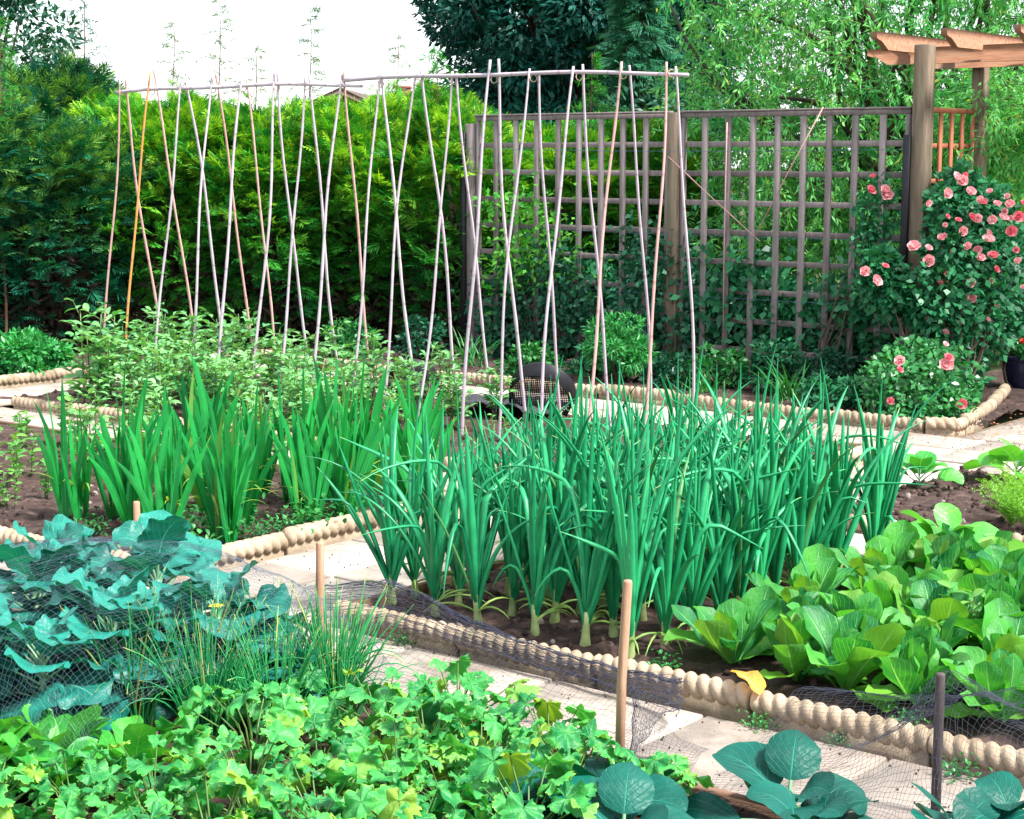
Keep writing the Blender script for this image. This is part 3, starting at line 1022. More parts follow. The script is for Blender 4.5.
beans = Pool([make_bean(300 + i) for i in range(5)])
for (v0, rowname, ul, ur, ht) in ((7.3, 'front row of the cane bed', -9.5, -7.2, .92), (7.62, 'second row of the cane bed', -9.72, -7.1, .95), (8.05, 'third row, among the bamboo canes', -9.95, -6.95, 1.0), (8.45, 'back row, behind the bamboo canes', -10.15, -7.0, .98)):
    k = 10
    for i in range(k):
        u = ul + (ur - ul) * i / (k - 1)
        s = ht * rr.uniform(.82, 1.12) * (1.0 - .25 * (i / (k - 1)) ** 2)
        if i == 0 and v0 < 8:
            s *= 1.25
        beans.place(uv(u + rr.uniform(-.07, .07), v0 + rr.uniform(-.06, .06), .05), rr.uniform(0, 6.28), s, 'broad bean plant, %s from the hedge end, %s' % (ORD[i], rowname), 'broad bean', 'broad beans under the canes')
for i, (a, b) in enumerate(((-7.75, 6.2), (-7.35, 6.1), (-6.95, 6.28), (-6.6, 6.2), (-7.1, 5.75), (-7.55, 5.8))):
    beans.place(uv(a, b, .05), rr.uniform(0, 6.28), rr.uniform(.6, .85), ['small broad bean beside the dark soil patch, nearest the slabs', 'small broad bean, second from the dark soil patch', 'small broad bean, third from the dark soil patch', 'small broad bean behind the middle sword-leaved clumps', 'low broad bean standing just behind the leaning sword-leaved clump', 'low broad bean by the purple-leaved seedling'][i], 'broad bean', 'broad beans beyond the sword leaves')

# ------------------------------------------------------------------ lettuces (chicory heads)
def make_lettuce(seed, big=1.):
    def f():
        global R
        R = np.random.default_rng(seed)
        root = empty('lettuce')
        g = Geo()
        n = 15
        k = np.arange(n) / n
        az = np.arange(n) * 2.4 + R.normal(0, .35, n)
        el = np.radians(36 + 50 * k + R.normal(0, 8, n))
        L = R.uniform(.19, .27, n) * (1.05 - .28 * k) * big
        W = R.uniform(.09, .135, n) * (1.05 - .2 * k) * big
        P = np.stack([.02 * np.cos(az) * (1 - k), .02 * np.sin(az) * (1 - k), .0 + .02 * k], -1)
        tint = np.c_[R.uniform(0, 1, n), (R.random(n) < .12) * R.uniform(.1, .5, n), np.zeros(n)]
        curve = np.where(k < .5, R.uniform(-.5, 1.1, n), R.uniform(-.9, .2, n))
        blades(g, P, az, el, L, W, curve, sh_obo, 12, 4, R.uniform(.15, .5, n), ripple=R.uniform(.05, .1, n), rfreq=2.4, roll=R.uniform(-.45, .45, n), pw=1.6, tint=tint, jag=.03, jfreq=4.)
        g.obj('leaves', M['lettuce'], root)
        g = Geo()
        n = 3
        blades(g, [(0, 0, .01)] * n, R.uniform(0, 6.28, n), R.uniform(.1, .3, n), R.uniform(.17, .24, n) * big, R.uniform(.1, .13, n) * big, R.uniform(.3, .7, n), sh_obo, 10, 3, .2, ripple=.06, tint=np.c_[R.uniform(0, 1, n), R.uniform(.0, .5, n), np.zeros(n)])
        g.obj('outer_leaves', M['spinach'], root)
        return root
    return f


lets = Pool([make_lettuce(400 + i) for i in range(6)])
vrow = ['in the row along the rope edging', 'in the second row behind the edging', 'in the third row behind the edging', 'in the fourth row behind the edging', 'in the fifth row behind the edging', 'in the rearmost lettuce row']
for j in range(6):
    v = 4.8 + j * .28
    for i in range(9):
        u = -2.97 + i * .25 + (.1 if j % 2 else 0)
        lets.place(uv(u + rr.uniform(-.05, .05), v + rr.uniform(-.04, .04), .05), rr.uniform(0, 6.28), rr.uniform(.9, 1.2) * (1 if j else 1.05), 'lettuce, %s from the onions, %s' % (ORD[i], vrow[j]), 'lettuce', 'lettuces beside the onions', (rr.uniform(-.12, .12), rr.uniform(-.12, .12)))

# big cabbage-like plant between lettuces and the back path
def big_brassica(name, mat, seed, n, L, W, stemh, el0, el1, extra=None):
    rnd_ = name == 'cabbage_plant'

    def f():
        global R
        R = np.random.default_rng(seed)
        root = empty(name)
        gs, gl = Geo(), Geo()
        path_tube(gs, [(0, 0, -.02), (.003, .002, stemh * .5), (0, 0, stemh)], [.007, .007, .006] if rnd_ else [.014, .012, .01], 7)
        k = np.arange(n) / max(1, n - 1)
        az = np.arange(n) * 2.4 + R.normal(0, .3, n)
        el = np.radians(el0 + (el1 - el0) * k + R.normal(0, 7, n))
        z = stemh * (.25 + .75 * k)
        pl = L * R.uniform(.35, .6, n) * (1 - .45 * k)
        P0 = np.stack([0 * z, 0 * z, z], -1)
        cv = R.uniform(.2, .6, n)
        tp = tubes(gs, P0, az, el, pl, .0055, cv * .5, lambda s: 1 - .35 * s, 5, 5, 1.5)
        P1 = tp[:, -1, :]
        el1_ = el - cv * .5
        ll = L * R.uniform(.75, 1.15, n) * (1 - .3 * k)
        blades(gl, P1, az, el1_, ll, ll * W * R.uniform(.85, 1.1, n), R.uniform(.6, 1.6, n) if rnd_ else R.uniform(.5, 2.0, n), sh_round if rnd_ else sh_kale, 20, 5, R.uniform(-.15, .35, n), ripple=R.uniform(.015, .035, n) if rnd_ else R.uniform(.05, .09, n), rfreq=1.7 if rnd_ else 3.3, roll=R.uniform(-.45, .45, n), pw=1.5, jag=.02 if rnd_ else .07, jfreq=5.,
               tint=np.c_[R.uniform(0, 1, n), np.zeros(n), np.zeros(n)])
        gs.obj('stem', M['kalestem'], root)
        gl.obj('leaves', mat, root)
        return root
    return f


def sh_round(s):
    return np.interp(s, [0, .04, .12, .3, .5, .7, .85, .95, 1], [.1, .4, .72, .98, 1., .92, .68, .36, .06])


def sh_kale(s):
    return np.interp(s, [0, .06, .12, .3, .55, .8, .93, 1], [.08, .3, .62, .92, 1., .78, .45, .06])


kale = Pool([big_brassica('kale_plant', M['kale'], 500 + i, 30, .25, 1.0, .27, -8, 74) for i in range(4)])
for (a, b, s, lab) in ((-4.98, 3.62, 1.0, 'blue-green kale at the back of the netted group, nearest the stake'), (-4.62, 3.3, 1.05, 'large blue-green kale beside the frame edge, leaves overlapping under net'),
                       (-4.45, 3.66, 1.1, 'tall kale at the top of the netted dome'), (-4.2, 3.28, 1.0, 'kale in the middle with drooping crinkled leaves'), (-4.03, 3.55, .98, 'kale nearest the slab path, one leaf hanging past the net'),
                       (-4.42, 2.95, .85, 'low kale above the bright spinach leaves'), (-4.78, 2.98, .9, 'low kale half out of view beside spinach'), (-4.18, 3.0, .85, 'low kale at the front of the group, next to the chives')):
    kale.place(uv(a, b, .02), rr.uniform(0, 6.28), s, lab, 'kale', 'kale under the net')
kale.place(uv(-3.72, 3.55, .02), 1., .52, 'small kale overtopped by chives beside the wooden stake', 'kale', 'kale under the net')

cab = Pool([big_brassica('cabbage_plant', M['cabbage'], 520 + i, 9, .16, .98, .06, 8, 66) for i in range(3)])
for (a, b, s, r, lab) in ((-2.1, 3.72, 1.4, .9, 'young blue-green cabbage with three round leaves standing over the paving'), (-2.62, 3.28, 1.15, .4, 'low blue cabbage spreading flat leaves beside the lobed plants'),
                          (-1.62, 3.98, 1.1, 4., 'dark cabbage leaves coming in from the corner beside the black stake'), (-2.3, 3.28, 1.35, 1., 'blue cabbage leaves at the picture foot below the young cabbage'), (-2.48, 3.42, 1.3, 3., 'blue cabbage with flat leaves between lobed plants and the young cabbage'), (-1.98, 3.6, 1.2, 5., 'dark cabbage crowding the young cabbage on its stake side'), (-1.68, 3.8, 1.25, 2.6, 'dark cabbage at the picture corner below the black stake')):
    cab.place(uv(a, b, .0), r, s, lab, 'cabbage', 'young cabbages by the paving')
bigc = Pool([big_brassica('cabbage_plant', M['spinach'], 530 + i, 9, .24, .95, .1, 25, 70) for i in range(2)])
bigc.place(uv(-2.92, 6.42, .05), 1.2, 1.05, 'big broad-leaved green cabbage towering behind the lettuces by the onions', 'cabbage')
bigc.place(uv(-3.82, 8.0, .05), .3, .68, 'green seedling cabbage with heart-shaped leaves on the soil beyond onions', 'cabbage')
bigc.place(uv(-3.5, 8.45, .05), 2.3, .9, 'green cabbage seedling beside the feathery carrot tops', 'cabbage')

# yellowed leaves
for (a, b, z, az, el, lab) in ((-2.75, 4.49, .13, -1.0, .1, 'yellow-orange dying leaf draped over the rope edging'), (-2.05, 6.05, .24, .4, .3, 'orange withered leaf lying on the lettuces near carrot tops'), (-1.72, 4.75, .16, -2.2, .5, 'orange withered leaf under the net behind the black stake')):
    g = Geo()
    P = np.array([uv(a, b, z)])
    blades(g, P, [az], [el], [.15], [.075], [.9], sh_obo, 10, 3, .5, ripple=.1, rfreq=2.)
    tag(g.obj('dying_leaf', M['deadleaf']), lab, 'dead leaf')

# ------------------------------------------------------------------ lobed-leaf plants of the near bed
def palm_template(nr=8, ntn=73, seed=0):
    rg = np.random.default_rng(seed)
    th = np.linspace(-2.8, 2.8, ntn)
    lob = np.array([0, 1.0, -1.0, 2.0, -2.0]) + rg.normal(0, .1, 5)
    ln = np.array([1.05, .85, .85, .62, .62]) * rg.uniform(.85, 1.12, 5)
    dd = np.abs(th[:, None] - lob[None, :])
    val = ln * np.clip(np.cos(np.clip(dd * rg.uniform(1.25, 1.6), 0, PI / 2)), 0, 1) ** .65
    r = np.maximum(val.max(1), rg.uniform(.5, .68))
    tooth = np.abs(((th * 4.1 + rg.uniform()) % 1) - .5) * 2
    r = r * (1 + .16 * (tooth - .5) + .05 * np.sin(th * 21 + rg.uniform(0, 6)))
    near = dd.argmin(1)
    dn = dd.min(1)
    q = np.linspace(.03, 1, nr)
    x = q[:, None] * (r * np.cos(th))[None, :]
    y = q[:, None] * (r * np.sin(th))[None, :]
    a, b, c = rg.uniform(-.25, .35), rg.uniform(0, .45), rg.uniform(.05, .4)
    z = .12 * q[:, None] ** 1.3 * np.cos(th * 6.28)[None, :] + b * np.abs(y) - c * (x ** 2 + y ** 2) + a * x * y
    for k in range(5):
        kx, ky = rg.normal(0, 5, 2)
        z = z + .035 * np.sin(kx * x + ky * y + rg.uniform(0, 6)) * q[:, None]
    V = np.stack([x, y, z], -1)
    U = np.stack([.5 + (dn / 1.0)[None, :] * np.minimum(1, q * 1.0 + .3)[:, None] * .9, q[:, None] + 0 * dn[None, :]], -1)
    return V.reshape(-1, 3), U.reshape(-1, 2), grid_quads(1, nr, ntn)


PT = [palm_template(seed=i) for i in range(8)]


def place_tmpl(g, tm, p, az, tilt, roll, size, tint):
    V, U, Q = tm
    Mx = np.array(Matrix.Rotation(az, 3, 'Z') @ Matrix.Rotation(tilt, 3, 'Y') @ Matrix.Rotation(roll, 3, 'X'))
    g.add((V * size) @ Mx.T + p, Q, U, np.array(tint, float))


def make_lobed(seed, n=25, hgt=.2, spread=.2, size=.06):
    def f():
        global R
        R = np.random.default_rng(seed)
        root = empty('lobed_leaf_plant')
        gs, gl = Geo(), Geo()
        for i in range(n):
            k = i / n
            az = i * 2.4 + R.uniform(-.3, .3)
            rad = spread * math.sqrt(1 - k * .92) * R.uniform(.7, 1.15)
            h = hgt * (.45 + .6 * k) * R.uniform(.85, 1.2)
            tip = np.array([math.cos(az) * rad, math.sin(az) * rad, h])
            mid = tip * [.35, .35, .62]
            path_tube(gs, [(0, 0, 0), mid, tip], [.003, .0025, .002], 5, False)
            place_tmpl(gl, PT[(i * 3 + seed) % 8], tip, az + R.uniform(-.6, .6), R.uniform(-.5, 1.0), R.uniform(-.75, .75), size * R.uniform(.6, 1.2), (R.uniform(), (R.random() < .16) * R.uniform(.25, .7), 0))
        gs.obj('stem', M['beanstem'], root)
        gl.obj('leaves', M['lobed'], root)
        return root
    return f


lob = Pool([make_lobed(600 + i) for i in range(5)])
lspots = []
for j, v in enumerate((2.62, 2.9, 3.2, 3.48)):
    for i in range(7):
        lspots.append((-3.72 + i * .24 + (.12 if j % 2 else 0), v, i, j))
for (a, b, i, j) in lspots:
    if a > -2.55 and b > 3.3 or a > -2.45 or (a < -3.35 and b < 3.0) or (a < -3.6 and b < 3.3):
        continue
    lob.place(uv(a + rr.uniform(-.05, .05), b + rr.uniform(-.05, .05), .0), rr.uniform(0, 6.28), rr.uniform(.85, 1.2), 'light green lobed-leaf plant, %s from the kale, %s' % (ORD[i], ['in the row nearest the camera', 'in the second row towards the paving', 'in the third row towards the paving', 'in the row along the paving board'][j]), 'leafy plant', 'lobed-leaf plants in the near bed')
for a, b, lab in ((-3.55, 2.62, 'small lobed-leaf plant at the picture foot beside the spinach'), (-3.42, 2.78, 'small lobed-leaf plant touching the spinach leaves'), (-3.66, 2.45, 'lobed-leaf plant at the picture foot below the spinach')):
    lob.place(uv(a, b, 0), a * 9, .9, lab, 'leafy plant', 'lobed-leaf plants in the near bed')
lob.place(uv(-3.2, 3.72, .0), .4, 1.05, 'lobed-leaf plant rising over the board, its leaf against the paving', 'leafy plant', 'lobed-leaf plants in the near bed')
lob.place(uv(-2.78, 3.62, .0), 1.4, .95, 'lobed-leaf plant at the foot of the wooden stake', 'leafy plant', 'lobed-leaf plants in the near bed')
lob.place(uv(-2.45, 3.6, .0), 2.4, .8, 'pale lobed-leaf plant between the wooden stake and the young cabbage', 'leafy plant', 'lobed-leaf plants in the near bed')


def make_spinach(seed):
    def f():
        global R
        R = np.random.default_rng(seed)
        root = empty('spinach_plant')
        g = Geo()
        n = 16
        k = np.arange(n) / n
        az = np.arange(n) * 2.4 + R.normal(0, .4, n)
        el = np.radians(35 + 45 * k + R.normal(0, 8, n))
        blades(g, np.stack([.02 * np.cos(az), .02 * np.sin(az), 0 * k], -1), az, el, R.uniform(.19, .28, n), R.uniform(.1, .14, n), R.uniform(.3, 1.2, n), sh_obo, 10, 3, R.uniform(.1, .5, n), ripple=.04, rfreq=2., roll=R.uniform(-.4, .4, n))
        g.obj('leaves', M['spinach'], root)
        return root
    return f


spin = Pool([make_spinach(650 + i) for i in range(3)])
for i, (a, b) in enumerate(((-4.2, 2.66), (-4.0, 2.62), (-4.1, 2.78), (-3.9, 2.85), (-3.75, 2.7), (-4.32, 2.78), (-3.85, 2.5), (-3.72, 2.95), (-4.05, 2.46), (-3.82, 2.36))):
    spin.place(uv(a, b, 0), rr.uniform(0, 6.28), rr.uniform(.72, 1.0), 'bright green broad-leaved spinach ' + ['at the frame edge below the kale', 'in the front of the patch, second from the edge', 'in the middle of the patch under the kale', 'just below the drooping kale leaves', 'next to the first lobed-leaf plants', 'closest under the low kale at the edge', 'at the very foot of the picture', 'between the kale and chives', 'cut by the picture foot near the edge', 'lowest of all, beside the lobed-leaf plants'][i], 'spinach', 'spinach below the kale')


def make_chive(seed):
    def f():
        global R
        R = np.random.default_rng(seed)
        root = empty('chive_clump')
        g = Geo()
        n = 110
        az = R.uniform(0, 6.28, n)
        rad = R.uniform(0, .07, n)
        P = np.stack([rad * np.cos(az), rad * np.sin(az), 0 * rad], -1)
        tint = np.c_[R.uniform(0, 1, n), (R.random(n) < .05) * R.uniform(.4, 1, n), np.zeros(n)]
        tubes(g, P, az + R.normal(0, .6, n), np.radians(90 - R.uniform(0, 28, n)), R.uniform(.24, .44, n), R.uniform(.0028, .0046, n), np.where(R.random(n) < .2, R.uniform(.8, 2.4, n), R.uniform(0, .4, n)), lambda s: 1 - .75 * s ** 2, 9, 5, 1.8, tint)
        g.obj('leaves', M['chive'], root)
        return root
    return f


chv = Pool([make_chive(670 + i) for i in range(3)])
for i, (a, b, s) in enumerate(((-3.72, 3.72, 1.0), (-3.88, 3.62, .95), (-3.6, 3.62, .85), (-3.95, 3.4, 1.0), (-4.05, 3.22, 1.0), (-3.8, 3.3, .95), (-3.68, 3.45, .9))):
    chv.place(uv(a, b, 0), rr.uniform(0, 6.28), s, 'tuft of thin chive leaves ' + ['right beside the wooden stake at the board', 'between the stake and the last kale', 'leaning out over the paving past the stake', 'in front of the kale, with pale bent blades', 'lowest down, against the drooping kale leaves', 'in the middle of the chives', 'just behind the lobed-leaf plants'][i], 'chives', 'chives beside the kale')
g = Geo()
for k in range(7):
    blades(g, [uv(-3.98, 3.5, .33)], [k * .9], [.5], [.028], [.018], [.5], sh_oval, 4, 1)
tag(g.obj('yellow_flower', M['petalyellow']), 'small yellow flower among the chives beside the kale', 'flower')

# ------------------------------------------------------------------ seedlings, weeds, carrot tops
def make_seedling(seed, hgt=.22, lf=.05):
    def f():
        global R
        R = np.random.default_rng(seed)
        root = empty('seedling')
        gs, gl = Geo(), Geo()
        for q in range(3):
            c = R.uniform(-.04, .04, 2)
            H = hgt * R.uniform(.5, 1.1)
            path_tube(gs, [(c[0], c[1], -.02), (c[0] * 1.5, c[1] * 1.5, H * .6), (c[0] * 1.6, c[1] * 2, H)], [.003, .0025, .0015], 5)
            n = 12
            k = np.linspace(.15, 1, n)
            az = np.arange(n) * 2.4
            blades(gl, np.stack([c[0] * 1.5 + 0 * k, c[1] * 1.6 + 0 * k, H * k], -1), az, R.uniform(.1, .8, n), R.uniform(.7, 1.2, n) * lf, R.uniform(.4, .7, n) * lf, R.uniform(0, 1, n), sh_oval, 6, 1, .3, roll=R.uniform(-.4, .4, n))
        gs.obj('stem', M['beanstem'], root)
        gl.obj('leaves', M['seedling'], root)
        return root
    return f


seed = Pool([make_seedling(700 + i) for i in range(4)])
for i, (a, b, s) in enumerate(((-7.75, 5.0, 1.0), (-7.35, 5.15, 1.15), (-7.05, 5.1, .9), (-7.6, 5.4, 1.2), (-7.25, 5.5, 1.0), (-8.1, 5.6, 1.2), (-7.9, 5.95, 1.2), (-8.4, 5.95, 1.1), (-6.95, 4.85, .8), (-7.4, 4.82, .7), (-8.3, 6.2, 1.3))):
    seed.place(uv(a, b, .05), rr.uniform(0, 6.28), s, 'young leafy seedling ' + ['near the rope edging on the dark soil', 'tall and pale, beside the leaning sword leaves', 'close to the leaning sword-leaved clump', 'in the middle of the dark soil patch', 'behind the middle of the soil patch', 'nearer the slabs, at the frame edge', 'by the slab path beside the broad beans', 'at the far corner of the soil', 'under the outermost sword leaf', 'lowest, by the rope edging', 'farthest back by the slabs'][i], 'seedling', 'seedlings on the dark soil')


def make_weed(seed):
    def f():
        global R
        R = np.random.default_rng(seed)
        root = empty('weed')
        g = Geo()
        n = 130
        P = np.c_[R.normal(0, .055, (n, 2)), np.abs(R.normal(0.03, .035, n))]
        blades(g, P, R.uniform(0, 6.28, n), R.uniform(0, 1.2, n), R.uniform(.018, .034, n), R.uniform(.01, .02, n), R.uniform(0, 1., n), sh_oval, 4, 1, .3)
        g.obj('leaves', M['weed'], root)
        return root
    return f


weeds = Pool([make_weed(720 + i) for i in range(3)])
wl = [(-5.58, 4.62), (-5.56, 4.78), (-5.6, 5.12), (-5.55, 5.3), (-5.57, 5.68), (-5.75, 5.1), (-5.9, 5.05), (-6.2, 4.72), (-5.72, 4.66), (-5.55, 5.45)]
for i, (a, b) in enumerate(wl):
    weeds.place(uv(a, b, .05), rr.uniform(0, 6.28), rr.uniform(.9, 1.5), 'low small-leaved weed under the sword leaves, %s along the rope edging' % ORD[i], 'weed', 'weeds under the sword leaves')
for i, (a, b, z) in enumerate(((-4.05, 4.42, 0), (-3.05, 4.56, .05), (-2.6, 4.42, 0), (-2.35, 4.44, 0), (-1.95, 4.4, 0), (-2.2, 4.6, .05))):
    weeds.place(uv(a, b, z), rr.uniform(0, 6.28), rr.uniform(.35, .6), 'tiny weed growing at the onion edging, %s from the slab-path corner' % ORD[i], 'weed', 'tiny weeds at the rope edging')


def make_carrot(seed):
    def f():
        global R
        R = np.random.default_rng(seed)
        root = empty('carrot_plant')
        gl = Geo()
        n = 26
        az = np.arange(n) * 2.4
        el = np.radians(R.uniform(50, 88, n))
        L = R.uniform(.2, .34, n)
        pts = tubes(gl, np.zeros((n, 3)), az, el, L, .002, R.uniform(.4, 1., n), lambda s: 1 - .5 * s, 8, 4)
        for i in range(n):
            for j in range(2, 8):
                p = pts[i, j]
                m = 14
                d = rnd_dir(m) + [0, 0, .3]
                diamonds(gl, np.tile(p, (m, 1)) + d * .006, d, rnd_dir(m), R.uniform(.02, .045, m) * (1.15 - j / 9), .005)
        gl.obj('fronds', M['fern'], root)
        return root
    return f


car = Pool([make_carrot(740 + i) for i in range(2)])
for i, (a, b) in enumerate(((-3.1, 7.45), (-3.2, 7.72), (-2.98, 7.36), (-2.98, 7.65))):
    car.place(uv(a, b, .05), rr.uniform(0, 6.28), .85, 'feathery yellow-green carrot top ' + ['nearest the bare soil', 'behind, beside the cabbage seedling', 'by the rope edging', 'at the picture edge'][i], 'carrot', 'carrot tops in the small bed')
seed.place(uv(-2.38, 5.35, .06), 1., 1.25, 'small-leaved yellowish weed standing up among the lettuces', 'weed')
seed.place(uv(-6.9, 8.05, .05), 1., .9, 'yellow-green bean seedling beside the black sieve', 'seedling')
seed.place(uv(-6.4, 7.85, .05), 2., .7, 'small bean seedling at the cane foot in front of the sieve', 'seedling')

# ------------------------------------------------------------------ black sieve, black hoop, fabric
def sieve(loc, rot, tilt, r, label):
    root = empty('garden_sieve', loc)
    root.rotation_euler = (tilt, 0, rot)
    tag(root, label, 'sieve')
    n = 40
    a = np.arange(n) / n * 2 * PI
    g = Geo()
    prof = [(r, -.06), (r * 1.04, .05), (r * 1.08, .055), (r * 1.08, .065), (r * 1.0, .065), (r * .97, -.058)]
    V = np.array([[(p * math.cos(t), p * math.sin(t), z) for t in a] for p, z in prof])
    Q = grid_quads(1, len(prof), n, True)
    Q = np.concatenate([Q, np.stack([np.arange(n) + (len(prof) - 1) * n, (np.arange(n) + 1) % n + (len(prof) - 1) * n, (np.arange(n) + 1) % n, np.arange(n)], -1)])
    g.add(V, Q)
    g.obj('rim', M['black'], root)
    g = Geo()
    k = 30
    for i in range(1, k):
        x = -r + 2 * r * i / k
        h = math.sqrt(max(0, r * r - x * x)) * .985
        cbox(g, (x, 0, -.05), (.0025, h, .003), ch=.001)
        cbox(g, (0, x, -.0565), (h, .0025, .003), ch=.001)
    g.obj('mesh_base', M['black'], root, smooth=False)


sieve(uv(-6.78, 8.72, .19), YAW + .45, math.radians(-62), .2, 'black round garden sieve propped on edge among the bamboo canes')
sieve(uv(-8.05, 8.9, .14), YAW + .6, math.radians(-58), .17, 'smaller black sieve behind the broad beans, half hidden')
g = Geo()
nu_, nv_ = 26, 18
V = np.zeros((nu_, nv_, 3))
for i in range(nu_):
    for j in range(nv_):
        a, b = -7.45 + .8 * i / (nu_ - 1), 8.45 + .5 * j / (nv_ - 1)
        V[i, j] = uv(a, b, .115 + .05 * fbm(a, b, 5., 9.))
g.add(V, grid_quads(1, nu_, nv_))
tag(g.obj('ground_fabric', M['fabric']), 'crumpled black ground fabric lying on soil beside the round sieve', 'fabric')

# ------------------------------------------------------------------ stakes and netting
def stake(u, v, h, r, mat, label, lean=(0, 0)):
    g = Geo()
    path_tube(g, [(0, 0, -.1), (lean[0] * .3, lean[1] * .3, h * .5), (lean[0], lean[1], h - .006), (lean[0], lean[1], h)], [r * 1.05, r, r * .97, r * .8], 9)
    return tag(g.obj('wooden_stake', mat, None, uv(u, v)), label, 'stake', 'stakes holding the net')


stake(-5.34, 4.3, .37, .014, M['stakew'], 'short wooden stake rising behind the kale', (.0, 0))
stake(-4.07, 4.03, .43, .0145, M['stakew'], 'wooden stake between kale and the slab path', (.005, .01))
stake(-2.68, 3.8, .56, .0135, M['stakew'], 'tall pale wooden stake in front of the lettuces', (.02, 0))
stake(-1.88, 4.1, .38, .013, M['staked'], 'blackened stake at the lettuce edging, net hanging off it', (.0, .0))


def net_mesh(ctrl, cell, rad, name, label, mt='net'):
    C = np.array(ctrl, float)

    def cr(A, n, axis):
        A = np.moveaxis(A, axis, 0)
        m = len(A)
        t = np.linspace(0, m - 1, n)
        i = np.clip(t.astype(int), 0, m - 2)
        f = (t - i)[(...,) + (None,) * (A.ndim - 1)]
        p0, p1, p2, p3 = A[np.maximum(i - 1, 0)], A[i], A[i + 1], A[np.minimum(i + 2, m - 1)]
        out = .5 * ((2 * p1) + (p2 - p0) * f + (2 * p0 - 5 * p1 + 4 * p2 - p3) * f ** 2 + (3 * p1 - p0 - 3 * p2 + p3) * f ** 3)
        return np.moveaxis(out, 0, axis)
    la = np.linalg.norm(np.diff(C, axis=0), axis=-1).sum(0).mean()
    lb = np.linalg.norm(np.diff(C, axis=1), axis=-1).sum(1).mean()
    na, nb = int(la / cell) + 2, int(lb / cell) + 2
    G = cr(cr(C, na, 0), nb, 1)
    jit = np.array([[[fbm(p[0], p[1] + p[2], 9., 3.), fbm(p[0], p[1] + p[2], 8., 13.), fbm(p[0], p[1] + p[2], 7., 23.)] for p in row] for row in G])
    G = G + jit * .014
    g = Geo()

    def seg(A, B):
        d = B - A
        d /= np.linalg.norm(d, axis=1)[:, None] + 1e-9
        a = np.cross(d, [.31, .2, .9])
        a /= np.linalg.norm(a, axis=1)[:, None] + 1e-9
        b = np.cross(d, a)
        th = np.arange(3) / 3 * 2 * PI
        ring = a[:, None] * np.cos(th)[None, :, None] + b[:, None] * np.sin(th)[None, :, None]
        V = np.stack([A[:, None] + rad * ring, B[:, None] + rad * ring], 1)
        g.add(V, grid_quads(len(A), 2, 3, True))
    seg(G[:-1].reshape(-1, 3), G[1:].reshape(-1, 3))
    seg(G[:, :-1].reshape(-1, 3), G[:, 1:].reshape(-1, 3))
    # gathered hem along the first edge
    o = g.obj(name, M[mt])
    return tag(o, label, 'net'), G


# dome over the kale: rows run from the slab side (v high) to the front (v low)
ctrl = []
us = [-5.35, -4.95, -4.55, -4.2, -3.9, -3.72]
top = [.3, .4, .46, .47, .4, .24]
for a, t in zip(us, top):
    ctrl.append([uv(a, 4.06, .02 if a > -4.8 else .2), uv(a, 3.96, t * .55), uv(a, 3.75, t * .9), uv(a, 3.45, t), uv(a, 3.1, t * .96), uv(a, 2.86, t * .8), uv(a, 2.76, t * .42), uv(a, 2.72, .05)])
net_mesh(ctrl, .019, .00033, 'garden_net', 'dark fine net domed over the blue-green kale', 'netsheen')
# skirt over the paving between the stakes
ctrl = []
for a, vt, zt, vb in ((-4.35, 4.22, .2, 3.84), (-4.07, 4.4, .22, 3.84), (-3.75, 4.44, .14, 3.84), (-3.4, 4.42, .1, 3.84), (-3.05, 4.4, .1, 3.84), (-2.8, 4.3, .14, 3.82), (-2.72, 3.95, .26, 3.82), (-2.66, 3.9, .16, 3.85), (-2.55, 4.05, .04, 3.85)):
    ctrl.append([uv(a, vt, zt), uv(a, vt * .85 + vb * .15, zt * .5 + .02), uv(a, vt * .6 + vb * .4, .02), uv(a, vt * .3 + vb * .7, .014), uv(a, vb, .06), uv(a, vb - .12, .06)])
o, G = net_mesh(ctrl, .018, .00048, 'garden_net', 'dark net spread over the paving between the two wooden stakes')
g = Geo()
nh = int(len(G) * .7)
for k in range(46):
    i0 = int(R.integers(0, 10)) if k < 24 else int(R.integers(0, nh - 30))
    i1 = nh - int(R.integers(0, 8)) if k < 24 else min(nh, i0 + int(R.integers(14, 40)))
    q_ = R.uniform(0, 1)
    pts = G[i0:i1, 0, :] * (1 - q_) + (G[i0:i1, 0, :] * [1, 1, .25] + [-.01, -.03, 0]) * q_
    pts = pts + R.uniform(-.008, .008, 3) + R.normal(0, .0018, (len(pts), 3))
    path_tube(g, pts, .0011, 3)
g.obj('gathered_hem', M['net'], o)
# tent off the dark stake
ctrl = []
for a, zt, vt, zm in ((-2.45, .03, 4.0, .02), (-2.2, .06, 4.1, .03), (-2.02, .2, 4.14, .12), (-1.88, .37, 4.13, .2), (-1.75, .24, 4.2, .16), (-1.55, .16, 4.3, .15), (-1.2, .14, 4.35, .14)):
    ctrl.append([uv(a - .05, vt + .62, .08 + zt * .25), uv(a - .03, vt + .38, .14 + zt * .2), uv(a, vt + .2, zt * .6 + .06), uv(a, vt, zt), uv(a + .02, vt - .15, zm * .55 + .01), uv(a + .03, vt - .3, .012), uv(a + .03, vt - .5, .05)])
net_mesh(ctrl, .018, .00048, 'garden_net', 'dark net tented from the blackened stake over the lettuce edging')

# ------------------------------------------------------------------ hedge conifers
def spray_tmpl(k=7):
    """flat conifer spray, unit length along X: (base, dir, length, width) strips"""
    B, D, L, W = [(0, 0, 0)], [(1, 0, 0)], [1.], [.06]
    for i in range(k):
        x = .12 + .8 * i / k
        for s in (-1, 1):
            B.append((x, 0, 0))
            D.append((.72, s * .62, -.12))
            L.append(.5 * (1 - x) + .14)
            W.append(.05)
    return np.array(B, float), np.array(D, float), np.array(L), np.array(W)


SPT = spray_tmpl()


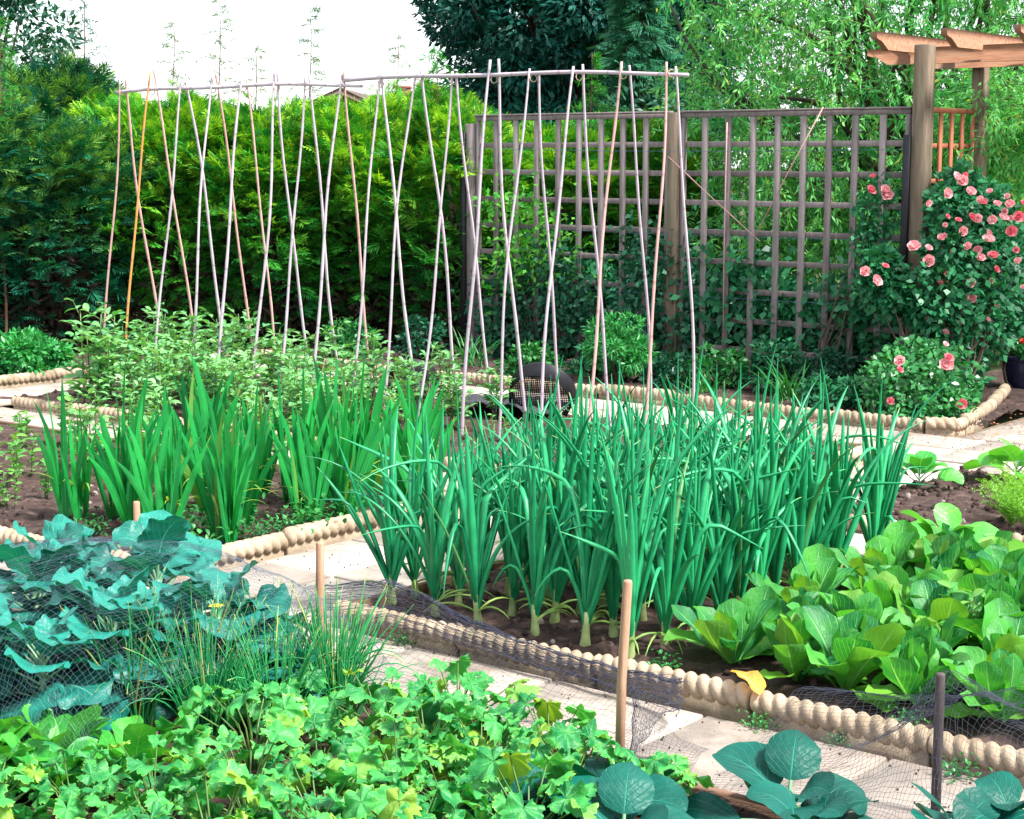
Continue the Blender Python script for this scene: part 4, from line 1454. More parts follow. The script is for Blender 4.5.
def sprays(g, P, D, N, size, tint):
    """place many sprays"""
    D = D / np.linalg.norm(D, axis=1)[:, None]
    S = np.cross(N, D)
    S /= np.linalg.norm(S, axis=1)[:, None] + 1e-9
    N = np.cross(D, S)
    B, Dd, L, W = SPT
    n, k = len(P), len(B)
    F = np.stack([D, S, N], 1)           # rows
    b = np.einsum('kj,njc->nkc', B, F) * size[:, None, None] + P[:, None, :]
    d = np.einsum('kj,njc->nkc', Dd + R.normal(0, .08, Dd.shape), F)
    nn = np.repeat(N[:, None, :], k, 1) + R.normal(0, .25, (n, k, 3))
    l = (L[None, :] * size[:, None] * R.uniform(.8, 1.2, (n, k)))
    w = (W[None, :] * size[:, None] * R.uniform(.9, 1.5, (n, k)))
    tt = np.repeat(tint[:, None, :], k, 1)
    diamonds(g, b.reshape(-1, 3), d.reshape(-1, 3), nn.reshape(-1, 3), l.ravel(), w.ravel(), tt.reshape(-1, 3))


def make_hedge(seed, H=2.3, rx=.85, ry=.7, n=5200, mat='hedgelime', leaders=4):
    def f():
        global R
        R = np.random.default_rng(seed)
        root = empty('hedge_conifer')
        gt = Geo()
        path_tube(gt, [(0, 0, -.1), (.03, 0, H * .5), (0, .02, H * .9)], [.06, .04, .015], 7)
        gl = Geo()
        # lumpy shell: direction + lumps
        th = R.uniform(0, 2 * PI, n)
        zf = R.uniform(0, 1, n) ** .42
        lump = 1 + .13 * np.sin(th * 3 + zf * 9 + seed) + .1 * np.sin(th * 7 - zf * 15 + seed * 2) + .1 * np.sin(zf * 34 + 2.2 * np.sin(th * 4 + seed))
        prof = np.interp(zf, [0, .15, .5, .8, .93, 1], [.62, .72, .95, .98, .72, .3])
        depth = R.uniform(.72, 1.0, n) ** .7
        rad = prof * lump * depth
        P = np.stack([rx * rad * np.cos(th), ry * rad * np.sin(th), (.05 + H * zf * (.95 + .05 * lump)) * (1 + .07 * np.sin(th * 2 + seed) * rad + .05 * np.sin(th * 5 + seed * 3) * rad)], -1)
        out = np.stack([np.cos(th), np.sin(th), 0 * th], -1)
        up = np.interp(zf, [0, .6, .9, 1], [-.05, .3, .9, 1.6])
        D = out + np.stack([0 * th, 0 * th, up], -1) + R.normal(0, .4, (n, 3))
        N = np.stack([0 * th, 0 * th, 1 + 0 * th], -1) + R.normal(0, .45, (n, 3))
        size = R.uniform(.09, .24, n)
        tint = np.c_[np.clip(R.normal(.45, .28, n), 0, 1), np.clip((R.random(n) < .5) * R.uniform(.2, 1., n) * np.clip(zf * 1.9 - .7, 0, 1), 0, 1), np.zeros(n)]
        sprays(gl, P, D, N, size, tint)
        # bare dead twigs inside
        m = 2600
        th = R.uniform(0, 2 * PI, m)
        zf = R.uniform(0, .62, m)
        rd = R.uniform(.1, .74, m) * np.interp(zf, [0, .2, .62], [.75, .8, .85])
        P = np.stack([rx * rd * np.cos(th), ry * rd * np.sin(th), .02 + H * zf], -1)
        gi = Geo()
        diamonds(gi, P, np.stack([np.cos(th), np.sin(th), .3 + 0 * th], -1) + R.normal(0, .5, (m, 3)), rnd_dir(m), R.uniform(.12, .3, m), R.uniform(.02, .05, m))
        gi.obj('inner_twigs', M['bark'], root)
        # leading shoots
        for q in range(leaders):
            x0 = R.uniform(-.5, .5)
            hh = R.uniform(.18, .4)
            t = np.linspace(0, 1, 12)
            pts = np.stack([x0 + .04 * np.sin(t * 4), R.uniform(-.2, .2) + 0 * t, H * .88 + (hh + H * .12) * t], -1)
            path_tube(gt, pts, .006 - .004 * t, 4)
            m = 26
            tq = R.uniform(.15, 1, m)
            az = R.uniform(0, 6.28, m)
            P = np.stack([np.interp(tq, t, pts[:, j]) for j in range(3)], -1)
            sprays(gl, P, np.stack([np.cos(az), np.sin(az), .9 + 0 * az], -1), rnd_dir(m), R.uniform(.07, .15, m) * (1.2 - .6 * tq), np.c_[R.uniform(.4, 1, m), R.uniform(.1, .8, m), np.zeros(m)])
        gt.obj('trunk', M['bark'], root)
        gl.obj('crown', M[mat], root)
        return root
    return f


hl = Pool([make_hedge(800 + i) for i in range(3)])
hd = Pool([make_hedge(820 + i, mat='hedgedark', leaders=1) for i in range(2)])
for (x, y, s, lab) in ((-3.05, 15.6, .98, 'first lime-tipped conifer of the hedge, just beyond the dark ones'), (-2.2, 15.75, 1.03, 'lime-tipped hedge conifer behind the canes, second along'), (-1.35, 15.85, 1.0, 'lime-tipped hedge conifer behind the canes, third along'),
                       (-.55, 15.6, .98, 'lime-tipped hedge conifer nearest the black trellis strip'), (.3, 16.0, .92, 'lime hedge conifer seen through the first trellis squares'), (1.2, 16.4, .88, 'hedge conifer seen through the middle of the trellis'), (-2.6, 16.7, 1.06, 'lime conifer filling the hedge behind, at its highest'), (-.9, 16.8, 1.04, 'lime conifer filling the hedge behind, below the chimney')):
    hl.place((x, y, 0), rr.uniform(0, 6.28), (s, s, s * .86 * rr.uniform(.92, 1.09)), lab, 'conifer', 'conifers of the hedge')
for (x, y, s, lab) in ((-3.95, 15.2, .95, 'dark blue-green conifer between the frame edge and the lime hedge'), (-4.75, 14.9, 1.0, 'dark blue-green conifer at the frame edge above the round bush'), (-4.4, 16.2, 1.1, 'dark conifer behind the frame-edge pair, yellowish leader')):
    hd.place((x, y, 0), rr.uniform(0, 6.28), (s, s, s * .86 * rr.uniform(.92, 1.09)), lab, 'conifer', 'conifers of the hedge')


# tall thin leaders rising above the hedge
def wispy(x, y, z0, z1, spread, dens, seed, label, mat='wisp', lean=.05, name='wispy_sapling'):
    global R
    R = np.random.default_rng(seed)
    root = empty(name, (x, y, 0))
    tag(root, label, 'sapling', 'thin saplings above the hedge')
    gt, gl = Geo(), Geo()
    t = np.linspace(0, 1, 26)
    zz = z1 * t
    px = lean * t ** 2 + .02 * np.sin(t * 9)
    path_tube(gt, np.stack([px, 0 * t, zz], -1), .022 * (1 - t) * .55 + .003, 5)
    spread *= 1.25
    nb = int(dens * 1.4 * (z1 - z0))
    for i in range(nb):
        zc = z0 + (z1 - z0) * (i + R.uniform(0, 1)) / nb
        az = R.uniform(0, 6.28)
        L = spread * (1.05 - .8 * (zc - z0) / (z1 - z0)) * R.uniform(.5, 1.2)
        e0 = R.uniform(.1, .7)
        s = np.linspace(0, 1, 8)
        bx = np.interp(zc, zz, px)
        pts = np.stack([bx + L * s * math.cos(az), L * s * math.sin(az), zc + L * (e0 * s - .45 * s ** 2)], -1)
        path_tube(gt, pts, .0022 * (1 - s) + .0008, 3)
        m = 34
        q_ = R.uniform(.15, 1, m)
        P = np.stack([np.interp(q_, s, pts[:, j]) for j in range(3)], -1)
        d = rnd_dir(m) + [math.cos(az) * .8, math.sin(az) * .8, -.1]
        diamonds(gl, P, d, rnd_dir(m), R.uniform(.03, .07, m), R.uniform(.004, .009, m))
    gt.obj('trunk', M['twig'], root)
    gl.obj('crown', M[mat], root)


wispy(-3.98, 16.4, 2.1, 3.35, .5, 26, 901, 'thin weeping sapling standing alone above the dark conifers', 'topleft')
wispy(-3.3, 16.8, 2.2, 2.95, .22, 18, 902, 'thin bare sapling above the first bamboo canes', lean=.12)
wispy(-2.82, 16.9, 2.2, 3.2, .28, 18, 903, 'taller thin sapling rising between first and fourth canes')
wispy(-1.95, 16.8, 2.2, 3.1, .25, 18, 904, 'thin sapling rising beside the middle of the hedge')
wispy(-2.5, 17.0, 2.2, 2.75, .2, 16, 905, 'short pale sapling poking out of the hedge top')
wispy(-.71, 15.5, 1.95, 2.62, .3, 40, 907, 'bright lime leading shoot rising in front of the dark tree', 'hedgelime')
wispy(.66, 16.0, 1.9, 2.62, .22, 36, 908, 'lime leading shoot above the trellis top, crossing a cane tip', 'hedgelime')
wispy(-4.25, 14.6, 1.6, 2.85, .28, 34, 909, 'yellow-green leading shoot at the frame edge before the dark conifers', 'hedgelime')
wispy(-1.2, 17.2, 2.2, 2.85, .2, 16, 906, 'faint thin sapling near the brick chimney', lean=.1)

# ------------------------------------------------------------------ broadleaf crowns
def clump_crown(gl, centres, radii, per, L, W, yell=0., up=.2):
    for c, r in zip(centres, radii):
        n = per
        d = rnd_dir(n)
        rad = r * R.uniform(.35, 1, n) ** .45
        P = np.asarray(c) + d * rad[:, None] * [1, 1, .8]
        dd = d + rnd_dir(n) * .8 + [0, 0, -up]
        nn = d + rnd_dir(n) * .7 + [0, 0, .6]
        t0 = R.uniform(0, .5)
        diamonds(gl, P, dd, nn, R.uniform(.7, 1.3, n) * L, R.uniform(.7, 1.2, n) * W, np.c_[np.clip(t0 + R.normal(.2, .25, n), 0, 1), (R.random(n) < yell) * .7, np.zeros(n)])


def limbs(gt, base, tips, r0, rg, wob=.2):
    for tp in tips:
        a, b = np.array(base), np.array(tp)
        t = np.linspace(0, 1, 9)
        pts = a[None] * (1 - t[:, None]) + b[None] * t[:, None]
        w = rg.normal(0, wob, 3)
        pts += np.sin(t * PI)[:, None] * w[None] + np.sin(t * 2 * PI)[:, None] * rg.normal(0, wob * .5, 3)[None]
        path_tube(gt, pts, r0 * (1 - t) + r0 * .22, 6)


def dark_tree():
    global R
    R = np.random.default_rng(950)
    root = empty('dark_tree', (1.0, 26., 0))
    tag(root, 'huge dark blue-green tree standing behind the hedge, top out of view', 'tree')
    gt, gl = Geo(), Geo()
    path_tube(gt, [(0, 0, -.2), (.1, 0, 2.), (0, 0, 4.5), (.1, 0, 7.5)], [.35, .28, .2, .05], 10)
    C, Rr = [], []
    for i in range(230):
        z = R.uniform(1.2, 6.5)
        prof = np.interp(z, [1.2, 2.2, 3.2, 5.5, 8.5], [1.3, 1.95, 2.25, 2.1, .7])
        th = R.uniform(0, 6.28)
        rd = prof * R.uniform(.35, 1) ** .5
        C.append((rd * math.cos(th) * 1.0, rd * math.sin(th) * .9, z))
        Rr.append(R.uniform(.35, .62))
    limbs(gt, (0, 0, 1.8), [C[i] for i in range(0, 40)], .07, R)
    clump_crown(gl, C, Rr, 480, .12, .055)
    gt.obj('trunk', M['bark'], root)
    gl.obj('crown', M['darktree'], root)


dark_tree()


def larch(x, y, H, r, seed, label, mat='larch', z0=.8):
    global R
    R = np.random.default_rng(seed)
    root = empty('larch_tree', (x, y, 0))
    tag(root, label, 'tree')
    gt, gl = Geo(), Geo()
    path_tube(gt, [(0, 0, -.2), (.03, 0, H * .5), (.0, 0, H)], [.09, .05, .008], 7)
    nb = 95
    for i in range(nb):
        zc = z0 + (H - z0) * i / nb
        az = i * 2.4 + R.uniform(-.4, .4)
        L = r * (1.02 - .85 * (zc - z0) / (H - z0)) * R.uniform(.75, 1.2)
        s = np.linspace(0, 1, 9)
        pts = np.stack([L * s * math.cos(az), L * s * math.sin(az), zc + L * (.25 * s - .45 * s ** 2)], -1)
        path_tube(gt, pts, .008 * (1 - s) + .002, 4)
        m = 24
        q_ = R.uniform(.12, 1, m)
        P = np.stack([np.interp(q_, s, pts[:, j]) for j in range(3)], -1)
        sd = np.where(R.random(m) < .5, 1, -1)
        d = np.stack([math.cos(az) * .7 - sd * math.sin(az), math.sin(az) * .7 + sd * math.cos(az), R.uniform(-.9, -.1, m)], -1)
        sprays(gl, P, d, np.tile([0, 0, 1.], (m, 1)) + R.normal(0, .4, (m, 3)), R.uniform(.16, .32, m), np.c_[R.uniform(0, 1, m), np.zeros(m), np.zeros(m)])
    gt.obj('trunk', M['twig'], root)
    gl.obj('crown', M[mat], root)


larch(1.42, 20., 3.7, 1.05, 960, 'feathery larch with drooping sprays between the dark tree and willow')


def willow():
    global R
    R = np.random.default_rng(970)
    root = empty('willow_tree', (3.6, 15.6, 0))
    tag(root, 'pale green willow with twisting branches spreading behind the trellis and pergola', 'tree')
    gt, gl = Geo(), Geo()
    path_tube(gt, [(0, 0, -.2), (.05, .05, .6), (-.05, 0, 1.3), (.02, .05, 2.)], [.14, .11, .1, .07], 9)
    tips = []
    for i in range(34):
        az = R.uniform(0, 6.28)
        rd = R.uniform(.6, 2.3)
        tips.append((rd * math.cos(az), rd * math.sin(az) * .55, R.uniform(1.3, 4.2)))
    tips += [(-1.9, -.3, 3.0), (-2.1, .1, 2.5), (-1.5, -.5, 2.2), (1.5, -.4, 3.2), (-1.0, -.6, 3.4), (-2.3, .1, 3.2), (-.4, -.7, 2.7)]
    limbs(gt, (0, .03, 1.2), tips, .045, R, .22)
    K = 5600
    n_ = 13
    az = R.uniform(0, 6.28, K)
    rd = 2.5 * R.uniform(.05, 1, K) ** .55
    z = R.uniform(.75, 4.5, K)
    rd *= np.interp(z, [.7, 1.4, 2.8, 3.6, 4.5], [.85, 1., 1.08, .85, .45])
    # gaps: drop strings where a slow noise is low
    P0 = np.stack([rd * np.cos(az), rd * np.sin(az) * .6, z], -1)
    ex = pix(1003, 125, 13.3) - np.array([3.6, 15.6, 0])
    P0 = np.concatenate([P0, ex + R.normal(0, 1, (420, 3)) * [.3, .25, .22]])
    az = None
    P0[:, 0] = np.where(P0[:, 0] < -2.1, -P0[:, 0] * .8, P0[:, 0])
    keep = np.array([fbm(p[0], p[2], 1.3, 4.) + .25 * fbm(p[1], p[2], 1.8, 8.) for p in P0]) > -.42
    P0 = P0[keep]
    K = len(P0)
    a2 = R.uniform(0, 6.28, K)
    pts = tubes(gt, P0, a2, R.uniform(-.5, 1.0, K), R.uniform(.25, .55, K), .003, R.uniform(.8, 2.6, K), lambda s: 1 - .6 * s, n_, 3, 1.2)
    P = pts[:, 1:, :].reshape(-1, 3)
    D = np.gradient(pts, axis=1)[:, 1:, :].reshape(-1, 3)
    D /= np.linalg.norm(D, axis=1)[:, None] + 1e-9
    m = len(P)
    tt = np.repeat(np.clip(R.normal(.45, .22, K), 0, 1), n_ - 1)
    for rep in range(2):
        d = D + rnd_dir(m) * .9 + [0, 0, -.35]
        diamonds(gl, P + R.normal(0, .012, (m, 3)), d, rnd_dir(m) + [.35, -.6, .7], R.uniform(.05, .09, m), R.uniform(.013, .022, m), np.c_[np.clip(tt + R.normal(0, .18, m), 0, 1), (R.random(m) < .03) * .6, np.zeros(m)])
    gt.obj('trunk', M['bark'], root)
    gl.obj('crown', M['willow'], root)


willow()


def shrub(x, y, rx, ry, H, seed, mat, label, L=.07, W=.03, per=90, nc=34, name='shrub', z0=.1, cat='shrub', r0=.2, yell=0., group=None, flat=1.):
    global R
    R = np.random.default_rng(seed)
    root = empty(name, (x, y, 0))
    tag(root, label, cat, group)
    gt, gl = Geo(), Geo()
    C, Rr = [], []
    for i in range(nc):
        th = R.uniform(0, 6.28)
        zf = R.uniform(0, 1)
        rad = math.sqrt(max(0, 1 - (zf * 1.9 - .9) ** 2 * .85)) * R.uniform(.3, 1) ** .5
        C.append((rx * rad * math.cos(th), ry * rad * math.sin(th), z0 + (H - z0) * zf))
        Rr.append(r0 * R.uniform(.7, 1.2))
    limbs(gt, (0, 0, -.03), C[:16], .012, R, .05)
    clump_crown(gl, C, Rr, per, L, W, yell)
    gt.obj('stem', M['bark'], root)
    gl.obj('foliage', M[mat], root)
    return root


shrub(1.0, 17.2, 1.0, .6, 1.9, 1001, 'shrub', 'bright green shrub behind the first trellis panel', per=170, nc=36, r0=.3)
shrub(2.0, 16.4, .9, .5, 1.7, 1002, 'shrub', 'bright shrub behind the middle trellis post', per=170, nc=34, r0=.28)
shrub(3.2, 16.8, 1.0, .5, 1.3, 1003, 'shrub', 'shrub under the willow behind the second trellis panel', per=150, nc=30, r0=.28)
shrub(4.5, 14.6, .6, .5, 1.7, 1004, 'shrub', 'yellow-green shrub at the picture edge behind the roses', per=150, nc=30, r0=.26, yell=.06)
shrub(4.6, 17.6, 1.2, .6, 2.2, 1005, 'shrub', 'green shrub filling the gap behind the rear pergola post', per=170, nc=36, r0=.33)
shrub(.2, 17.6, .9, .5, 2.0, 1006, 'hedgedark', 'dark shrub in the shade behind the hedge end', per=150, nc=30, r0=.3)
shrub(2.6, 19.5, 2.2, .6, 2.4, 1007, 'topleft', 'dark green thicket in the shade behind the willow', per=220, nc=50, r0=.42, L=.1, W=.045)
shrub(-3.8, 13.4, .32, .3, .27, 1010, 'bush', 'round bright green bush behind the rope edging by the hedge', L=.055, W=.03, per=150, nc=34, r0=.1, z0=.05, name='round_bush')


def top_left_tree():
    global R
    R = np.random.default_rng(1020)
    root = empty('broadleaf_tree', (-5.35, 18.0, 0))
    tag(root, 'green broadleaf tree reaching into the corner above the dark conifers', 'tree')
    gt, gl = Geo(), Geo()
    path_tube(gt, [(0, 0, -.2), (.1, 0, 1.5), (.0, 0, 3.2)], [.12, .09, .03], 8)
    C = []
    for i in range(85):
        th = R.uniform(0, 6.28)
        z = R.uniform(1.4, 3.7)
        rd = np.interp(z, [1.4, 2.2, 3.0, 3.7], [.5, .85, .8, .3]) * R.uniform(.2, 1) ** .5
        C.append((rd * math.cos(th), rd * math.sin(th), z))
    limbs(gt, (0, 0, 1.2), C[:25], .03, R, .1)
    clump_crown(gl, C, R.uniform(.14, .3, 85), 110, .09, .04)
    gt.obj('trunk', M['bark'], root)
    gl.obj('crown', M['topleft'], root)


top_left_tree()

# ------------------------------------------------------------------ climbers on the trellis
def climber(u0, u1, z0, z1, seed, n, mat, label, L=.06, W=.045, dens=None, depth=.1, name='climber', front=.03, blooms=0, cat='climber'):
    global R
    R = np.random.default_rng(seed)
    ub = (u0 + u1) / 2
    root = empty(name, uv(ub, TV, 0), YAW)
    tag(root, label, cat)
    gt, gl = Geo(), Geo()
    hw = (u1 - u0) / 2
    K = max(8, int(n / 130))
    C = []
    for i in range(K):
        x = hw * R.uniform(-1, 1)
        z = R.uniform(z0, z1)
        if dens is not None and not dens(x / hw, (z - z0) / (z1 - z0)):
            continue
        C.append((x, R.uniform(-depth, depth) - front, z))
        bx = x * .3 + R.uniform(-.05, .05)
        t = np.linspace(0, 1, 8)
        pts = np.stack([bx + (x - bx) * t ** 1.4, C[-1][1] * t - front * .5, -.02 + (z + .02) * t], -1)
        pts[:, 0] += .03 * np.sin(t * 7 + i)
        path_tube(gt, pts, .008 * (1 - t) + .003, 5)
    for c in C:
        m = 130
        P = np.asarray(c) + R.normal(0, 1, (m, 3)) * [.14, .055, .12]
        P[:, 1] = np.minimum(P[:, 1], depth)
        d = rnd_dir(m) + [0, -.3, -.5]
        nn = rnd_dir(m) * .7 + [0, -1, .6]
        diamonds(gl, P, d, nn, R.uniform(.7, 1.25, m) * L, R.uniform(.7, 1.2, m) * W)
    gt.obj('stem', M['bark'], root)
    gl.obj('foliage', M[mat], root)
    return root


climber(-8.2, -7.2, .1, 1.5, 1101, 5200, 'climber', 'dense dark climber covering the trellis beside the middle post', dens=lambda a, b: b < .85 - .5 * abs(a), front=-.03)
climber(-7.2, -5.9, .42, .95, 1102, 1900, 'rosefol', 'dark-leaved tree trained flat along the second trellis panel', L=.08, W=.055, front=-.05)
climber(-9.3, -8.3, .05, .85, 1103, 3000, 'climber', 'low dark climber at the foot of the first trellis panel', L=.055)
climber(-9.1, -8.5, .8, 1.3, 1104, 700, 'shrub', 'light green shoots pushing through the first trellis panel', L=.06, W=.03)

# ------------------------------------------------------------------ roses
def bloom_mesh(seed, mat, name='rose_bloom'):
    global R
    R = np.random.default_rng(seed)
    g = Geo()
    for (n, el, L, W, cv) in ((6, .25, .045, .05, -.7), (6, .7, .038, .042, -.9), (5, 1.1, .03, .032, -1.1), (4, 1.35, .022, .022, -1.2)):
        az = np.arange(n) / n * 2 * PI + R.uniform(0, 1)
        blades(g, np.zeros((n, 3)), az, el + R.normal(0, .1, n), L, W, cv, lambda s: np.interp(s, [0, .3, .7, .95, 1], [.3, .75, 1, .85, .5]), 5, 2, .5, ripple=.04, rfreq=1.5)
    return g.mesh(name, M[mat])


BL = [bloom_mesh(1200 + i, 'petal') for i in range(3)] + [bloom_mesh(1210, 'petaldeep')]


def add_bloom(root, p, k, s=1., d=(0, -1, .5)):
    o = bpy.data.objects.new('rose_bloom', BL[k])
    COL.objects.link(o)
    o.parent = root
    o.location = p
    o.scale = (s, s, s)
    o.rotation_mode = 'QUATERNION'
    o.rotation_quaternion = Vector(d).to_track_quat('Z', 'Y')
    return o


def rose(x, y, clumps, mat, label, blooms, seed, L=.05, W=.035, per=170):
    global R
    R = np.random.default_rng(seed)
    root = empty('rose_bush', (x, y, 0))
    tag(root, label, 'rose')
    gt, gl = Geo(), Geo()
    base = np.array([x, y, 0])
    C = [np.array(c[:3]) - base for c in clumps]
    limbs(gt, (0, 0, -.02), C, .009, R, .08)
    for c, cl in zip(C, clumps):
        m = per
        d = rnd_dir(m)
        P = c + d * (cl[3] * 1.2 * R.uniform(.1, 1, m) ** .6)[:, None]
        diamonds(gl, P, d + rnd_dir(m) + [0, -.2, -.4], rnd_dir(m) * .7 + [0, -.6, .8], R.uniform(.7, 1.25, m) * L, R.uniform(.7, 1.2, m) * W)
    gt.obj('stem', M['bark'], root)
    gl.obj('foliage', M[mat], root)
    for b in blooms:
        add_bloom(root, np.array(b[:3]) - base, b[3], b[4], rnd_dir(1)[0] * .6 + np.array([0, -1, .55]))
    return root


# climbing rose on the pergola post
rg = np.random.default_rng(5)
cl = []
for (px, py, Y, r) in ((950, 205, 12.0, .14), (965, 215, 12.1, .2), (1000, 235, 12.2, .2), (948, 245, 11.9, .16), (965, 255, 11.9, .24), (1000, 275, 12.0, .22), (898, 288, 12.0, .1), (940, 290, 11.8, .24), (975, 300, 11.9, .22), (950, 335, 11.9, .2), (985, 330, 12.1, .18), (925, 312, 11.9, .13), (890, 295, 11.95, .13), (875, 280, 11.95, .09), (960, 185, 12.1, .12), (960, 370, 12.0, .16), (1010, 310, 12.2, .15), (880, 265, 12.0, .1), (990, 250, 12.1, .16), (985, 200, 12.2, .13), (1015, 255, 12.3, .16), (955, 400, 12.0, .12)):
    cl.append((*pix(px, py, Y), r))
bl = []
for (px, py, k, s) in ((956, 178, 0, 1.1), (962, 181, 1, 1.1), (946, 194, 0, 1.25), (970, 193, 2, 1.35), (983, 203, 3, 1.2), (979, 200, 1, 1.0), (928, 203, 2, .8), (962, 231, 0, 1.35), (978, 219, 1, 1.3), (971, 218, 3, .9), (993, 220, 2, 1.0), (1003, 219, 1, 1.3), (968, 247, 0, 1.0), (988, 241, 1, 1.2), (972, 299, 1, 1.2), (993, 257, 3, 1.1), (980, 259, 0, 1.2), (977, 250, 2, 1.0), (914, 248, 2, 1.4), (928, 249, 1, 1.1), (928, 261, 0, 1.35), (864, 271, 1, 1.3), (875, 282, 2, 1.3), (885, 267, 3, 1.0), (971, 283, 0, 1.0), (958, 221, 3, .7), (947, 217, 3, .7), (1012, 232, 3, 1.1), (1018, 217, 3, 1.1), (990, 192, 0, .9), (1010, 205, 2, 1.0), (1016, 250, 3, .9), (945, 333, 1, .8), (997, 205, 0, 1.0)):
    bl.append((*pix(px, py, 11.72), k, s * rg.uniform(.68, .98)))
for k in range(22):
    bl.append((*pix(rg.uniform(925, 1024), rg.uniform(175, 330), 11.75), int(rg.integers(0, 4)), rg.uniform(.4, .75)))
x, y, _ = uv(-4.98, 10.95)
rose(x, y, cl, 'rosefol', 'climbing rose with many pink blooms hanging over the pergola post', bl, 1301, L=.062, W=.044, per=470)
cl = []
for (px, py, Y, r) in ((905, 380, 11.2, .18), (925, 395, 11.1, .2), (945, 375, 11.3, .17), (890, 400, 11.2, .16), (915, 415, 11.0, .16), (945, 405, 11.1, .15), (885, 380, 11.4, .13), (930, 360, 11.4, .12), (905, 360, 11.5, .12), (960, 390, 11.3, .1)):
    cl.append((*pix(px, py, Y), r))
bl = [(*pix(px, py, 10.95), k, s) for (px, py, k, s) in ((946, 366, 1, 1.25), (948, 359, 3, .9), (900, 361, 0, .95), (899, 371, 3, .7), (891, 401, 3, .65), (962, 404, 3, .9), (945, 345, 0, .6))]
x, y, _ = uv(-5.0, 10.35)
rose(x, y, cl, 'rosefol2', 'low rose bush with a few pink flowers at the curve of the edging', bl, 1302, L=.052, W=.036, per=430)
x, y, _ = uv(-6.1, 11.15)
cl = [(*pix(px, py, 12.4), .1) for (px, py) in ((868, 205), (882, 190), (875, 225), (862, 240), (890, 215), (880, 250), (870, 290), (885, 310), (875, 340))]
bl = [(*pix(px, py, 12.3), k, s) for (px, py, k, s) in ((870, 191, 3, 1.0), (887, 196, 2, 1.2), (885, 190, 1, .9), (873, 177, 3, .6))]
rose(x, y, cl, 'rosefol', 'thin rose climbing the trellis slats beside the black-stripped pergola post', bl, 1303, per=110)

# low plants of the trellis bed
def tuft(u, v, h, n, seed, mat, label, w=.012, name='grass_tuft'):
    global R
    R = np.random.default_rng(seed)
    root = empty(name, uv(u, v, .03))
    tag(root, label, 'plant')
    g = Geo()
    blades(g, np.c_[R.normal(0, .05, (n, 2)), np.zeros(n)], R.uniform(0, 6.28, n), R.uniform(.8, 1.45, n), R.uniform(.6, 1.1, n) * h, w, R.uniform(.3, 1.4, n), sh_sword, 8, 1, .2)
    g.obj('leaves', M[mat], root)


tuft(-6.0, 10.5, .35, 45, 1401, 'weed', 'tuft of arching grassy leaves in front of the second trellis panel')
tuft(-8.9, 10.55, .4, 40, 1402, 'weed', 'tuft of grassy leaves by the black-stripped trellis post')
tuft(-6.6, 10.4, .25, 30, 1403, 'weed', 'small grassy tuft at the edging below the trained tree')
x, y, _ = uv(-7.5, 10.6)
shrub(x, y, .2, .18, .48, 1404, 'bush', 'feathery green shrub at the foot of the middle trellis post', L=.05, W=.012, per=200, nc=24, r0=.09)
for i, (u, v, h, lab) in enumerate(((-6.75, 10.75, .3, 'low leafy plant between the trained tree and the grassy tuft'), (-6.3, 10.85, .34, 'low leafy plant behind the arching grassy tuft'), (-5.9, 10.85, .3, 'low leafy plant under the thin climbing rose'), (-8.3, 10.5, .22, 'low leafy plant behind the edging beyond the sieve'), (-7.9, 10.75, .28, 'low leafy plant beside the feathery shrub'), (-7.0, 10.6, .22, 'low leafy plant under the trained tree'), (-5.5, 10.9, .25, 'low leafy plant below the pergola post'), (-5.6, 10.4, .18, 'small leafy plant beside the low rose bush'), (-9.6, 10.7, .35, 'leafy plant under the hedge end by the trellis'), (-10.3, 10.6, .3, 'leafy plant in the dark under the hedge'))):
    x, y, _ = uv(u, v)
    shrub(x, y, .2, .16, h, 1420 + i, ('weed', 'rosefol', 'climber')[i % 3], lab, L=.05, W=.03, per=60, nc=16, r0=.08, name='leafy_plant', cat='plant', z0=.03)

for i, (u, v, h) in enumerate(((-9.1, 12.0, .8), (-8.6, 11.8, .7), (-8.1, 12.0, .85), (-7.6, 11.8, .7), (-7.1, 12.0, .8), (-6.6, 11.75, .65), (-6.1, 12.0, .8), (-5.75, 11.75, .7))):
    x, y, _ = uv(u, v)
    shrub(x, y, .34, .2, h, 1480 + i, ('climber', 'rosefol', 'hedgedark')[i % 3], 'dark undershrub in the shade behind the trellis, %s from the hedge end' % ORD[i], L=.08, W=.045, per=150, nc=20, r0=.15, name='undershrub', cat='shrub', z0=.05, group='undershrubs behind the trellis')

# blue pot of begonias
root = empty('flower_pot', pix(1021, 388, 12.6) * [1, 1, 0] + [.03, 0, 0])
tag(root, 'dark blue glazed pot standing on the paving beyond the roses', 'pot')
n = 36
a = np.arange(n) / n * 2 * PI
prof = [(.01, 0), (.12, 0), (.155, .1), (.175, .22), (.18, .25), (.19, .255), (.19, .28), (.165, .28), (.16, .22), (.01, .22)]
g = Geo()
g.add(np.array([[(p * math.cos(t), p * math.sin(t), z) for t in a] for p, z in prof]), grid_quads(1, len(prof), n, True))
g.obj('pot', M['bluepot'], root)
pl = shrub(root.location[0], root.location[1], .17, .17, .62, 1450, 'rosefol2', 'begonia with red and orange flowers growing in the dark blue pot', L=.05, W=.04, per=60, nc=14, r0=.09, name='begonia', cat='begonia', z0=.3)
R = np.random.default_rng(1460)
RB = bloom_mesh(1215, 'petalred', 'flower')
for k in range(12):
    az = R.uniform(PI, 2 * PI)
    o = bpy.data.objects.new('flower', RB)
    COL.objects.link(o)
    o.parent = pl
    o.location = (.2 * math.cos(az), .2 * math.sin(az), R.uniform(.3, .62))
    o.rotation_euler = (R.uniform(.5, 1.2), 0, az + PI / 2)
    o.scale = (.9,) * 3

